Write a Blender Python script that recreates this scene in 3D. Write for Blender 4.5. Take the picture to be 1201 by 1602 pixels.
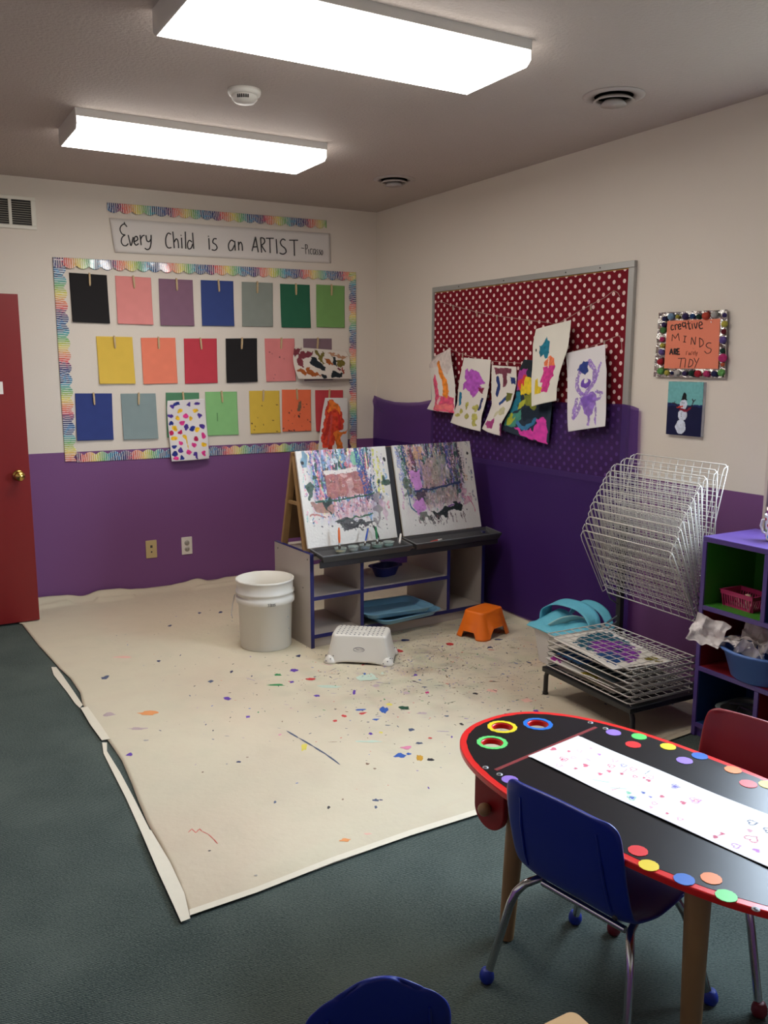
import bpy, bmesh, math, random
import numpy as np
from mathutils import Vector, Matrix

# ------------------------------------------------------------------ scene, camera, light
for o in list(bpy.data.objects): bpy.data.objects.remove(o)
scene = bpy.context.scene
COL = scene.collection
PI = math.pi
H = 2.44                                   # ceiling height; room corner at the origin, walls x = 0 and y = 0
W, HH = 1201, 1602
FPX = 1352.2
CAM = Vector((-3.03046, -5.35250, 1.41936))
YAW, PITCH, ROLL = 0.524051, -0.169064, 0.001567
F_ = Vector((math.sin(YAW)*math.cos(PITCH), math.cos(YAW)*math.cos(PITCH), math.sin(PITCH)))
R0 = Vector((math.cos(YAW), -math.sin(YAW), 0)); U0 = R0.cross(F_)
R_ = math.cos(ROLL)*R0 + math.sin(ROLL)*U0
U_ = -math.sin(ROLL)*R0 + math.cos(ROLL)*U0
cd = bpy.data.cameras.new('camera'); cam = bpy.data.objects.new('camera', cd); COL.objects.link(cam)
cd.sensor_fit = 'VERTICAL'; cd.sensor_height = 24.0; cd.sensor_width = 18.0
cd.lens = 24.0*FPX/HH; cd.clip_start = 0.02
m = Matrix.Identity(4)
for i in range(3): m[i][0], m[i][1], m[i][2], m[i][3] = R_[i], U_[i], -F_[i], CAM[i]
cam.matrix_world = m
scene.camera = cam

scene.view_settings.view_transform = 'Standard'; scene.view_settings.look = 'None'
scene.view_settings.gamma = 1.0; scene.view_settings.use_curve_mapping = False
scene.view_settings.exposure = 0.92
LAMP = 8.6                                  # strength of the fluorescent lenses
LAMP_COL = (1.0, 0.955, 0.90)
SKY = 15.0                                   # daylight seen through the window
world = bpy.data.worlds.new('world'); scene.world = world; world.use_nodes = True
bg = world.node_tree.nodes['Background']
bg.inputs[1].default_value = SKY
wn_, wl_ = world.node_tree.nodes, world.node_tree.links
wtc = wn_.new('ShaderNodeTexCoord'); wsp = wn_.new('ShaderNodeSeparateXYZ'); wrp = wn_.new('ShaderNodeValToRGB')
wmr = wn_.new('ShaderNodeMapRange'); wmr.inputs['From Min'].default_value = -1.0; wmr.inputs['From Max'].default_value = 1.0
wl_.new(wtc.outputs['Generated'], wsp.inputs[0]); wl_.new(wsp.outputs['Z'], wmr.inputs['Value']); wl_.new(wmr.outputs['Result'], wrp.inputs[0]); wl_.new(wrp.outputs[0], bg.inputs[0])
wrp.color_ramp.elements[0].position = 0.46; wrp.color_ramp.elements[0].color = (0.07, 0.08, 0.07, 1)   # ground outside
wrp.color_ramp.elements[1].position = 0.52; wrp.color_ramp.elements[1].color = (0.70, 0.84, 1.0, 1)    # bright overcast sky
WIN = (-4.70, -3.172, 1.00, 2.10)            # window in the right wall: y0, y1, z0, z1
ld = bpy.data.lights.new('window_portal', 'AREA'); ld.shape = 'RECTANGLE'
ld.size = WIN[1]-WIN[0]; ld.size_y = WIN[3]-WIN[2]; ld.cycles.is_portal = True
lo = bpy.data.objects.new('window_portal', ld); COL.objects.link(lo)
lo.location = (0.13, (WIN[0]+WIN[1])/2, (WIN[2]+WIN[3])/2); lo.rotation_euler = (0, math.radians(90), PI/2)
lo.rotation_euler = Matrix(((0, 0, 1), (1, 0, 0), (0, 1, 0))).to_euler()   # -Z axis points into the room (-x)

# ------------------------------------------------------------------ helpers
rng = np.random.default_rng(7); random.seed(7)
def lin(c):
    return c/12.92 if c <= 0.04045 else ((c+0.055)/1.055)**2.4
def C(*a):
    if len(a) == 1 and isinstance(a[0], str):
        h = a[0].lstrip('#'); a = [int(h[i:i+2], 16) for i in (0, 2, 4)]
    return tuple(lin(v/255.0) for v in a)
def ray(px, py):
    return F_ + (px-600.5)/FPX*R_ - (py-801.0)/FPX*U_
def up(px, py, ax, v):
    d = ray(px, py); k = 'xyz'.index(ax); t = (v-CAM[k])/d[k]
    return CAM + t*d
def back(px, py, d=0.0): return up(px, py, 'y', -d)       # a point on the back wall (d in front of it)
def right(px, py, d=0.0): return up(px, py, 'x', -d)      # a point on the right wall

def _bsdf(name):
    mt = bpy.data.materials.new(name); mt.use_nodes = True
    return mt, mt.node_tree.nodes, mt.node_tree.links, mt.node_tree.nodes['Principled BSDF']
def mat(name, col, rough=0.55, metal=0.0, noise=0.0, scale=20.0, bump=0.0, bscale=200.0, spec=0.5, alpha=1.0, trans=0.0, coat=0.0, sss=0.0):
    mt, n, l, b = _bsdf(name)
    b.inputs['Roughness'].default_value = rough; b.inputs['Metallic'].default_value = metal
    b.inputs['Specular IOR Level'].default_value = spec
    b.inputs['Coat Weight'].default_value = coat
    b.inputs['Transmission Weight'].default_value = trans
    b.inputs['Alpha'].default_value = alpha
    tc = n.new('ShaderNodeTexCoord')
    nz = n.new('ShaderNodeTexNoise'); nz.inputs['Scale'].default_value = scale; nz.inputs['Detail'].default_value = 4
    l.new(tc.outputs['Object'], nz.inputs['Vector'])
    mx = n.new('ShaderNodeMix'); mx.data_type = 'RGBA'
    lo_ = [max(0, c*(1-noise)) for c in col]; hi = [min(1, c*(1+noise)) for c in col]
    mx.inputs['A'].default_value = (*lo_, 1); mx.inputs['B'].default_value = (*hi, 1)
    l.new(nz.outputs['Fac'], mx.inputs['Factor']); l.new(mx.outputs['Result'], b.inputs['Base Color'])
    if bump:
        n2 = n.new('ShaderNodeTexNoise'); n2.inputs['Scale'].default_value = bscale; n2.inputs['Detail'].default_value = 3
        l.new(tc.outputs['Object'], n2.inputs['Vector'])
        bp = n.new('ShaderNodeBump'); bp.inputs['Strength'].default_value = bump; bp.inputs['Distance'].default_value = 0.01
        l.new(n2.outputs['Fac'], bp.inputs['Height']); l.new(bp.outputs['Normal'], b.inputs['Normal'])
    return mt
def attr_mat(name, rough=0.6, spec=0.4, bump=0.0, bscale=60.0, coat=0.0):
    mt, n, l, b = _bsdf(name)
    a = n.new('ShaderNodeVertexColor'); a.layer_name = 'paint'
    l.new(a.outputs['Color'], b.inputs['Base Color'])
    b.inputs['Roughness'].default_value = rough; b.inputs['Specular IOR Level'].default_value = spec
    b.inputs['Coat Weight'].default_value = coat; b.inputs['Coat Roughness'].default_value = 0.12
    if bump:
        tc = n.new('ShaderNodeTexCoord'); n2 = n.new('ShaderNodeTexNoise'); n2.inputs['Scale'].default_value = bscale
        l.new(tc.outputs['Object'], n2.inputs['Vector'])
        bp = n.new('ShaderNodeBump'); bp.inputs['Strength'].default_value = bump; bp.inputs['Distance'].default_value = 0.01
        l.new(n2.outputs['Fac'], bp.inputs['Height']); l.new(bp.outputs['Normal'], b.inputs['Normal'])
    return mt

def setp(o, label=None, cat=None, group=None, kind=None):
    if label: o['label'] = label
    if cat: o['category'] = cat
    if group: o['group'] = group
    if kind: o['kind'] = kind
    return o
def empty(name, loc, rz=0.0, label=None, cat=None, group=None):
    o = bpy.data.objects.new(name, None); COL.objects.link(o); o.empty_display_size = 0.05
    o.location = loc; o.rotation_euler = (0, 0, rz)
    return setp(o, label, cat, group)

class MB:
    """collects shapes; build() links them as ONE mesh object"""
    def __init__(s): s.v = []; s.f = []; s.mi = []; s.sm = []
    def add(s, vs, fs, mi=0, smooth=False):
        b = len(s.v); s.v += [tuple(v) for v in vs]
        for f in fs: s.f.append([b+i for i in f]); s.mi.append(mi); s.sm.append(smooth)
        return s
    def box(s, x0, x1, y0, y1, z0, z1, mi=0, M=None):
        vs = [Vector(p) for p in ((x0,y0,z0),(x1,y0,z0),(x1,y1,z0),(x0,y1,z0),(x0,y0,z1),(x1,y0,z1),(x1,y1,z1),(x0,y1,z1))]
        if M: vs = [M @ v for v in vs]
        return s.add(vs, [(3,2,1,0),(4,5,6,7),(0,1,5,4),(1,2,6,5),(2,3,7,6),(3,0,4,7)], mi)
    def tube(s, pts, r, n=8, mi=0, closed=False, cap=True, r2=None):
        pts = [Vector(p) for p in pts]; N = len(pts); rings = []
        prev = None
        for i, p in enumerate(pts):
            if closed: t = pts[(i+1) % N]-pts[i-1]
            else: t = pts[min(i+1, N-1)]-pts[max(i-1, 0)]
            if t.length < 1e-9: t = Vector((0,0,1))
            t.normalize()
            if prev is None:
                a = Vector((0,0,1)) if abs(t.z) < 0.9 else Vector((1,0,0))
                nrm = t.cross(a).normalized()
            else:
                nrm = prev - t*prev.dot(t)
                if nrm.length < 1e-6: nrm = t.cross(Vector((0.3,0.5,0.8)))
                nrm.normalize()
            prev = nrm; bn = t.cross(nrm)
            rr = r[i] if isinstance(r, (list, tuple)) else r
            rings.append([p + rr*(math.cos(2*PI*k/n)*nrm + math.sin(2*PI*k/n)*bn) for k in range(n)])
        vs = [v for q in rings for v in q]; fs = []
        for i in range(N if closed else N-1):
            j = (i+1) % N
            for k in range(n): fs.append((i*n+k, i*n+(k+1) % n, j*n+(k+1) % n, j*n+k))
        s.add(vs, fs, mi, True)
        if cap and not closed:
            s.add(rings[0], [tuple(range(n))[::-1]], mi); s.add(rings[-1], [tuple(range(n))], mi)
        return s
    def lathe(s, prof, n=32, c=(0,0,0), mi=0, M=None, closed=False):
        vs = []
        for r, z in prof:
            for k in range(n):
                v = Vector((r*math.cos(2*PI*k/n), r*math.sin(2*PI*k/n), z))
                if M: v = M @ v
                vs.append(v + Vector(c))
        fs = []; N = len(prof)
        for i in range(N if closed else N-1):
            j = (i+1) % N
            for k in range(n): fs.append((i*n+k, i*n+(k+1) % n, j*n+(k+1) % n, j*n+k))
        if not closed:
            if prof[0][0] > 1e-6: fs.append(tuple(range(n))[::-1])
            if prof[-1][0] > 1e-6: fs.append(tuple((N-1)*n+k for k in range(n)))
        return s.add(vs, fs, mi, True)
    def prism(s, poly, z0, z1, mi=0, M=None, smooth=False):
        n = len(poly)
        vs = [Vector((x, y, z0)) for x, y in poly]+[Vector((x, y, z1)) for x, y in poly]
        if M: vs = [M @ v for v in vs]
        s.add(vs, [tuple(range(n))[::-1], tuple(range(n, 2*n))], mi)
        return s.add(vs, [(i, (i+1) % n, n+(i+1) % n, n+i) for i in range(n)], mi, smooth)
    def ball(s, c, r, mi=0, n=12, sc=(1,1,1)):
        prof = [(r*math.sin(PI*i/8), -r*math.cos(PI*i/8)) for i in range(9)]
        prof[0] = (0.0004, -r); prof[-1] = (0.0004, r)
        return s.lathe(prof, n, c, mi, Matrix.Diagonal((*sc, 1)))
    def build(s, name, mats, parent=None, bev=0.0, seg=2, origin=None, sub=0, solid=0.0, rz=0.0):
        me = bpy.data.meshes.new(name)
        vs = [Vector(v) for v in s.v]
        loc = Vector((0,0,0))
        if parent is None:
            if origin is None:
                xs = [v.x for v in vs]; ys = [v.y for v in vs]; zs = [v.z for v in vs]
                origin = ((min(xs)+max(xs))/2, (min(ys)+max(ys))/2, min(zs))
            loc = Vector(origin); vs = [v-loc for v in vs]
        elif origin is not None:
            vs = [v-Vector(origin) for v in vs]
        me.from_pydata([tuple(v) for v in vs], [], s.f)
        if not isinstance(mats, (list, tuple)): mats = [mats]
        for mm in mats: me.materials.append(mm)
        me.polygons.foreach_set('material_index', s.mi); me.polygons.foreach_set('use_smooth', s.sm)
        me.update()
        o = bpy.data.objects.new(name, me); COL.objects.link(o)
        if parent: o.parent = parent
        else: o.location = loc
        if bev:
            b = o.modifiers.new('bevel', 'BEVEL'); b.width = bev; b.segments = seg; b.limit_method = 'ANGLE'
        if solid:
            b = o.modifiers.new('solid', 'SOLIDIFY'); b.thickness = solid; b.offset = 0
        if sub:
            b = o.modifiers.new('sub', 'SUBSURF'); b.levels = sub; b.render_levels = sub
        return o

def grid(name, P, mt, arr=None, parent=None, solid=0.0, origin=None, smooth=True, offset=0.0):
    """P: (h,w,3) points; arr: (h,w,3) linear colours stored in the 'paint' attribute"""
    h, w = P.shape[:2]
    P = P.reshape(-1, 3).astype(np.float64)
    if parent is None:
        if origin is None:
            lo_, hi = P.min(0), P.max(0); origin = ((lo_[0]+hi[0])/2, (lo_[1]+hi[1])/2, lo_[2])
        P = P-np.array(origin)
    elif origin is not None: P = P-np.array(origin)
    i = np.arange((h-1)*(w-1)); r = i//(w-1); c = i % (w-1); a = r*w+c
    q = np.stack([a, a+w, a+w+1, a+1], 1).reshape(-1)
    me = bpy.data.meshes.new(name)
    me.vertices.add(h*w); me.vertices.foreach_set('co', P.reshape(-1))
    n = (h-1)*(w-1)
    me.loops.add(4*n); me.loops.foreach_set('vertex_index', q.astype(np.int32))
    me.polygons.add(n); me.polygons.foreach_set('loop_start', np.arange(0, 4*n, 4, dtype=np.int32))
    me.polygons.foreach_set('use_smooth', np.full(n, smooth))
    me.update(calc_edges=True); me.validate()
    if arr is not None:
        at = me.attributes.new('paint', 'FLOAT_COLOR', 'POINT')
        cc = np.ones((h*w, 4), np.float32); cc[:, :3] = np.clip(arr.reshape(-1, 3), 0, 1)
        at.data.foreach_set('color', cc.reshape(-1))
    me.materials.append(mt)
    o = bpy.data.objects.new(name, me); COL.objects.link(o)
    if parent: o.parent = parent
    else: o.location = origin
    if solid:
        b = o.modifiers.new('solid', 'SOLIDIFY'); b.thickness = solid; b.offset = offset
    return o

# ---- painted sheets
def vnoise(h, w, cell, rg):
    gh, gw = int(h/cell)+3, int(w/cell)+3
    g = rg.random((gh, gw)); y = np.arange(h)/cell; x = np.arange(w)/cell
    y0 = y.astype(int); x0 = x.astype(int); fy = (y-y0); fx = (x-x0)
    fy = (fy*fy*(3-2*fy))[:, None]; fx = (fx*fx*(3-2*fx))[None, :]
    a = g[np.ix_(y0, x0)]; b = g[np.ix_(y0, x0+1)]; c = g[np.ix_(y0+1, x0)]; d = g[np.ix_(y0+1, x0+1)]
    return (a*(1-fx)+b*fx)*(1-fy)+(c*(1-fx)+d*fx)*fy
class Art:
    def __init__(s, w, h, bg, seed=1, mottle=0.02):
        s.w, s.h = w, h; s.rg = np.random.default_rng(seed)
        s.a = np.ones((h, w, 3))*np.array(bg)
        s.a *= (1+mottle*(vnoise(h, w, max(3, h/8), s.rg)-0.5)*2)[..., None]
        s.X, s.Y = np.meshgrid(np.arange(w)/(w-1), np.arange(h)/(h-1))
        s.asp = h/w
    def warp(s, amt, cell=None):
        cell = cell or s.h/18
        return (s.X+amt*(vnoise(s.h, s.w, cell, s.rg)-.5)*2, s.Y+amt/s.asp*(vnoise(s.h, s.w, cell, s.rg)-.5)*2)
    def put(s, mask, col, streak=0.12, ang=None):
        col = np.array(col)
        t = (vnoise(s.h, s.w, max(2, s.h/30), s.rg)-.5)*2*streak
        cc = col[None, None]*(1+t[..., None])
        mk = mask[..., None]
        s.a = s.a*(1-mk)+cc*mk
    def poly(s, pts, col, amt=0.02, streak=0.15, op=1.0):
        x, y = s.warp(amt); ins = np.zeros(x.shape, bool); n = len(pts)
        for i in range(n):
            x1, y1 = pts[i]; x2, y2 = pts[(i+1) % n]
            if y1 == y2: continue
            c = ((y1 > y) != (y2 > y)) & (x < (x2-x1)*(y-y1)/(y2-y1)+x1)
            ins ^= c
        s.put(ins*op, col, streak)
    def ell(s, cx, cy, rx, ry, col, amt=0.012, streak=0.15, op=1.0, rot=0.0):
        x, y = s.warp(amt); dx = x-cx; dy = (y-cy)
        ca, sa = math.cos(rot), math.sin(rot); dyy = dy*s.asp
        a = (dx*ca+dyy*sa)/rx; b = (-dx*sa+dyy*ca)/(ry*s.asp)
        s.put((a*a+b*b < 1)*op, col, streak)
    def line(s, pts, wd, col, amt=0.012, op=1.0, streak=0.15, dry=0.0):
        x, y = s.warp(amt); y = y*s.asp; d = np.full(x.shape, 9.0)
        for (x1, y1), (x2, y2) in zip(pts[:-1], pts[1:]):
            y1, y2 = y1*s.asp, y2*s.asp
            vx, vy = x2-x1, y2-y1; L = vx*vx+vy*vy+1e-12
            t = np.clip(((x-x1)*vx+(y-y1)*vy)/L, 0, 1)
            d = np.minimum(d, np.hypot(x-x1-t*vx, y-y1-t*vy))
        mk = (d < wd/2).astype(float)
        if dry: mk *= (vnoise(s.h, s.w, 2.0, s.rg) > dry)
        s.put(mk*op, col, streak)

M = {}
def K(name, *a, **k):
    if name not in M: M[name] = mat(name, *a, **k)
    return M[name]
PAPER = attr_mat('painted_paper', 0.75, 0.2)
GLOSS = attr_mat('glossy_border', 0.16, 0.5, coat=0.6)
PAINTED = attr_mat('thick_paint', 0.42, 0.5, 0.5, 90.0)
CLOTHPAINT = attr_mat('painted_canvas', 0.85, 0.15, 0.15, 40.0)

WHITE = C(214, 210, 200)
# ------------------------------------------------------------------ structure
BEIGE = C(220, 210, 197); PURPLE = C(118, 74, 124); CEIL = C(184, 172, 164)
def wall_mat(name, zs):
    mt, n, l, b = _bsdf(name)
    g = n.new('ShaderNodeNewGeometry'); sp = n.new('ShaderNodeSeparateXYZ'); l.new(g.outputs['Position'], sp.inputs[0])
    mth = n.new('ShaderNodeMath'); mth.operation = 'GREATER_THAN'; mth.inputs[1].default_value = zs
    l.new(sp.outputs['Z'], mth.inputs[0])
    nz = n.new('ShaderNodeTexNoise'); nz.inputs['Scale'].default_value = 1.5
    l.new(g.outputs['Position'], nz.inputs['Vector'])
    hs = n.new('ShaderNodeMix'); hs.data_type = 'RGBA'
    hs.inputs['A'].default_value = (*[c*.97 for c in BEIGE], 1); hs.inputs['B'].default_value = (*[min(1, c*1.03) for c in BEIGE], 1)
    l.new(nz.outputs['Fac'], hs.inputs['Factor'])
    mx = n.new('ShaderNodeMix'); mx.data_type = 'RGBA'
    mx.inputs['A'].default_value = (*PURPLE, 1); l.new(hs.outputs['Result'], mx.inputs['B'])
    l.new(mth.outputs[0], mx.inputs['Factor']); l.new(mx.outputs['Result'], b.inputs['Base Color'])
    b.inputs['Roughness'].default_value = 0.55; b.inputs['Specular IOR Level'].default_value = 0.35
    n2 = n.new('ShaderNodeTexNoise'); n2.inputs['Scale'].default_value = 120; l.new(g.outputs['Position'], n2.inputs['Vector'])
    bp = n.new('ShaderNodeBump'); bp.inputs['Strength'].default_value = 0.08; bp.inputs['Distance'].default_value = 0.004
    l.new(n2.outputs['Fac'], bp.inputs['Height']); l.new(bp.outputs['Normal'], b.inputs['Normal'])
    return mt
WALLM = wall_mat('two_tone_wall_paint', 0.904)
def struct(name, mb, mt, **k):
    o = mb.build(name, mt, **k); o['kind'] = 'structure'; return o

def carpet_mat():
    mt, n, l, b = _bsdf('teal_carpet')
    g = n.new('ShaderNodeNewGeometry')
    nz = n.new('ShaderNodeTexNoise'); nz.inputs['Scale'].default_value = 170; nz.inputs['Detail'].default_value = 2
    wv = n.new('ShaderNodeTexWave'); wv.inputs['Scale'].default_value = 95; wv.inputs['Distortion'].default_value = 4
    wv.inputs['Detail'].default_value = 3; wv.bands_direction = 'DIAGONAL'
    big = n.new('ShaderNodeTexNoise'); big.inputs['Scale'].default_value = 3
    for t in (nz, wv, big): l.new(g.outputs['Position'], t.inputs['Vector'])
    m1 = n.new('ShaderNodeMath'); m1.operation = 'MULTIPLY'; l.new(nz.outputs['Fac'], m1.inputs[0]); l.new(wv.outputs['Fac'], m1.inputs[1])
    m2 = n.new('ShaderNodeMath'); m2.operation = 'MULTIPLY_ADD'; l.new(big.outputs['Fac'], m2.inputs[0]); m2.inputs[1].default_value = .45; l.new(m1.outputs[0], m2.inputs[2])
    r = n.new('ShaderNodeValToRGB'); l.new(m2.outputs[0], r.inputs[0])
    r.color_ramp.elements[0].position = 0.26; r.color_ramp.elements[0].color = (*C(46, 57, 56), 1)
    r.color_ramp.elements[1].position = 0.72; r.color_ramp.elements[1].color = (*C(104, 113, 106), 1)
    l.new(r.outputs[0], b.inputs['Base Color'])
    b.inputs['Roughness'].default_value = 0.95; b.inputs['Specular IOR Level'].default_value = 0.1
    bp = n.new('ShaderNodeBump'); bp.inputs['Strength'].default_value = 0.35; bp.inputs['Distance'].default_value = 0.004
    l.new(m1.outputs[0], bp.inputs['Height']); l.new(bp.outputs['Normal'], b.inputs['Normal'])
    return mt
XL, YF = -3.75, -6.6
struct('floor', MB().box(XL, 0.1, YF, 0.1, -0.1, 0), carpet_mat())
struct('ceiling', MB().box(XL, 0.1, YF, 0.1, H, H+0.1), mat('textured_ceiling_paint', CEIL, 0.8, noise=0.04, scale=3, bump=0.5, bscale=75))
struct('wall_back', MB().box(XL, 0.1, 0, 0.1, 0, H), WALLM)
struct('wall_left', MB().box(XL-0.1, XL, YF, 0.1, 0, H), WALLM)
struct('wall_front', MB().box(XL, 0.1, YF-0.1, YF, 0, H), WALLM)
y0, y1, z0, z1 = WIN
struct('wall_right', MB().box(0, 0.1, y1, 0, 0, H).box(0, 0.1, YF, y0, 0, H).box(0, 0.1, y0, y1, 0, z0).box(0, 0.1, y0, y1, z1, H), WALLM)
# window with casing; its casing starts where the purple paint stops
pink = K('casing_paint', C(205, 190, 180), 0.45)
wn = empty('window_1', (0, (y0+y1)/2, z0)); wn['kind'] = 'structure'
ct = MB(); a = (y1-y0)/2
ct.box(-0.014, 0.0, a, -3.157-(y0+y1)/2, -z0+0.0, z1-z0+0.12).box(-0.014, 0.0, -a-0.16, -a, -z0, z1-z0+0.12).box(-0.014, 0, -a, a, z1-z0, z1-z0+0.12)
ct.build('window_casing', pink, wn, bev=0.003)
fr = MB()
for (p, q, r, s) in ((-a, -a+.03, 0, z1-z0), (a-.03, a, 0, z1-z0), (-a+.03, a-.03, 0, .03), (-a+.03, a-.03, z1-z0-.03, z1-z0), (-.018, .018, .03, z1-z0-.03)): fr.box(.03, .08, p, q, r, s)
fr.build('window_frame', K('white_vinyl', C(225, 225, 222), 0.4), wn)
MB().box(-0.03, 0.03, -a-.03, a-.005, -0.03, 0.0).build('window_sill', pink, wn, bev=0.004)
gl, n_, l_, b_ = _bsdf('window_glass')
tr = n_.new('ShaderNodeBsdfTransparent'); gs = n_.new('ShaderNodeBsdfGlossy'); gs.inputs['Roughness'].default_value = 0.02
mxs = n_.new('ShaderNodeMixShader'); mxs.inputs[0].default_value = 0.06
l_.new(tr.outputs[0], mxs.inputs[1]); l_.new(gs.outputs[0], mxs.inputs[2]); l_.new(mxs.outputs[0], n_['Material Output'].inputs[0])
MB().box(.052, .056, -a+.03, a-.03, .03, z1-z0-.03).build('window_pane', gl, wn)

base_m = K('tan_baseboard', C(178, 162, 142), 0.5)
struct('baseboard_back', MB().box(XL, -0.012, -0.012, 0, 0, 0.022), base_m)
struct('baseboard_right', MB().box(-0.012, 0, -3.157, 0, 0, 0.022), base_m)

# door standing open, parallel to the back wall
dr = empty('door_1', (-2.363, -0.36, 0.012)); dr['kind'] = 'structure'
redp = K('red_door_paint', C(122, 22, 22), 0.38, noise=0.05, scale=4)
MB().box(-0.86, 0, 0, 0.042, 0, 1.768).build('door_slab', redp, dr, bev=0.002)
brass = K('brass', C(200, 170, 95), 0.22, 1.0)
kb = MB(); Mx = Matrix.Rotation(PI/2, 4, 'X')
kb.lathe([(0.030, 0), (0.030, 0.004), (0.024, 0.008), (0.012, 0.012), (0.011, 0.03), (0.02, 0.036), (0.027, 0.048), (0.027, 0.056), (0.020, 0.066), (0.001, 0.069)], 24, (-0.058, 0, 0.815), 0, Mx)
kb.build('door_knob', brass, dr)
MB().box(0, 0.002, 0.012, 0.030, 0.79, 0.845).build('latch_plate', brass, dr)
MB().box(-0.19, -0.104, -0.002, 0, 1.25, 1.315).build('door_sign', K('white_card', C(226, 222, 214), 0.6), dr)

# ------------------------------------------------------------------ canvas drop cloth with paint spots, and tape
def Z3(x, y): return (x/2.762, 880+y/2.762)
edge_px = [Z3(95, 265), Z3(170, 360), Z3(225, 420), Z3(258, 458), Z3(305, 500), Z3(345, 560), Z3(357, 612), Z3(405, 690), Z3(465, 765), Z3(525, 850), Z3(572, 960), Z3(595, 1025), Z3(640, 1130), Z3(692, 1220), Z3(742, 1320), Z3(790, 1440), Z3(818, 1525)]
ed = [up(px, py, 'z', 0.006) for px, py in edge_px]
ey = np.array([e.y for e in ed][::-1]); ex = np.array([e.x for e in ed][::-1])
NH, NW = 220, 170
v = np.linspace(0, 1, NH)[:, None]; u = np.linspace(0, 1, NW)[None, :]
ytop = -0.016
def canvas_y(u_, v_):
    ybot = -3.335+u_*0.135
    return ytop+(ybot-ytop)*v_
Yc = canvas_y(u, v)
XLc = np.interp(Yc, ey, ex)
XLc = np.where(Yc > ey.max(), -2.47, XLc)
xr = np.where(Yc < -3.19, -0.405, -0.018)
Xc = XLc*(1-u)+xr*u
nz1 = vnoise(NH, NW, 7, rng); nz2 = vnoise(NH, NW, 22, rng); nz3 = vnoise(NH, NW, 3.5, rng)
Zc = 0.0022+0.0022*nz1+0.002*nz2
lift = np.exp(-((Yc+0.02)/0.05)**2)*(0.014+0.036*vnoise(NH, NW, 7, rng)) + np.exp(-((Xc+0.02)/0.03)**2)*(0.016+0.010*nz1)
ridge = np.exp(-((Yc+0.11-0.07*(nz2-.5))/0.02)**2)*0.020*(vnoise(NH, NW, 14, rng) > .42)
edgefold = np.exp(-((v-1)*60)**2)*0.003*nz3
Zc = Zc+lift+ridge+edgefold
seam = np.exp(-((Yc+1.62+0.02*u)/0.006)**2)*0.003
Zc = Zc+seam
base = np.array(C(204, 194, 170))
colr = np.ones((NH, NW, 3))*base*(0.95+0.10*vnoise(NH, NW, 30, rng))[..., None]
pinkish = np.clip((vnoise(NH, NW, 40, rng)-.45)*3, 0, 1)[..., None]
colr = colr*(1-pinkish*np.array([0.0, 0.05, 0.05]))
cen = np.exp(-((Xc+.8)/.6)**2-((Yc+2.05)/.45)**2)[..., None]
for tint, cell, k_ in (((.80, .88, .84), 5, .5), ((.92, .80, .80), 7, .5), ((.86, .84, .90), 4, .5)):
    mk = np.clip((vnoise(NH, NW, cell, rng)-.55)*3, 0, 1)[..., None]*(cen*.8+.12); colr = colr*(1-mk*k_*(1-np.array(tint))*2)
P = np.stack([Xc, Yc, Zc], -1)
cloth = grid('drop_cloth', P, CLOTHPAINT, colr, solid=0.0015)
setp(cloth, 'cream canvas drop cloth with paint splatters spread over the dark carpet', 'drop cloth')
# paint spots belong to the cloth: thin dried blobs
sp = MB(); spm = []
SPC = {'green': C(50, 140, 80), 'dkgreen': C(40, 80, 60), 'purple': C(96, 60, 160), 'blue': C(50, 90, 170), 'navy': C(38, 46, 90), 'red': C(200, 60, 60), 'pink': C(214, 130, 160), 'ochre': C(200, 150, 50), 'black': C(50, 48, 52), 'teal': C(186, 204, 186), 'orange': C(226, 150, 90), 'mauve': C(180, 160, 160), 'magenta': C(200, 50, 120), 'grey': C(150, 145, 140), 'slate': C(80, 90, 115), 'rose': C(222, 172, 156), 'yellow': C(215, 200, 90), 'brown': C(120, 90, 70)}
SPK = list(SPC); spmats = [K('dried_paint_'+k, SPC[k], 0.5) for k in SPK]
def zcloth(x, y): return 0.0085
def blob(x, y, rx, ry, rot, k, n=10, jag=0.35):
    c0 = []
    for i in range(n):
        a_ = 2*PI*i/n; r = 1+jag*(random.random()-.5)*2
        px, py = rx*r*math.cos(a_), ry*r*math.sin(a_)
        c0.append((x+px*math.cos(rot)-py*math.sin(rot), y+px*math.sin(rot)+py*math.cos(rot)))
    # sample the cloth height under the blob
    iy = int(np.clip((y-ytop)/(-3.3-ytop), 0, 1)*(NH-1)); ux = (x-XLc[iy, 0])/(xr[iy, -1]-XLc[iy, 0] if xr.shape[1] > 1 else -0.018-XLc[iy, 0])
    ix = int(np.clip(ux, 0, 1)*(NW-1)); zz = float(Zc[max(0, iy-1):iy+2, max(0, ix-1):ix+2].max())+0.0011
    sp.add([(p[0], p[1], zz) for p in c0], [tuple(range(n))], SPK.index(k))
def Zs(x, y): return up(380+x/2.502, 1000+y/2.502, 'z', 0.005)
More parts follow.
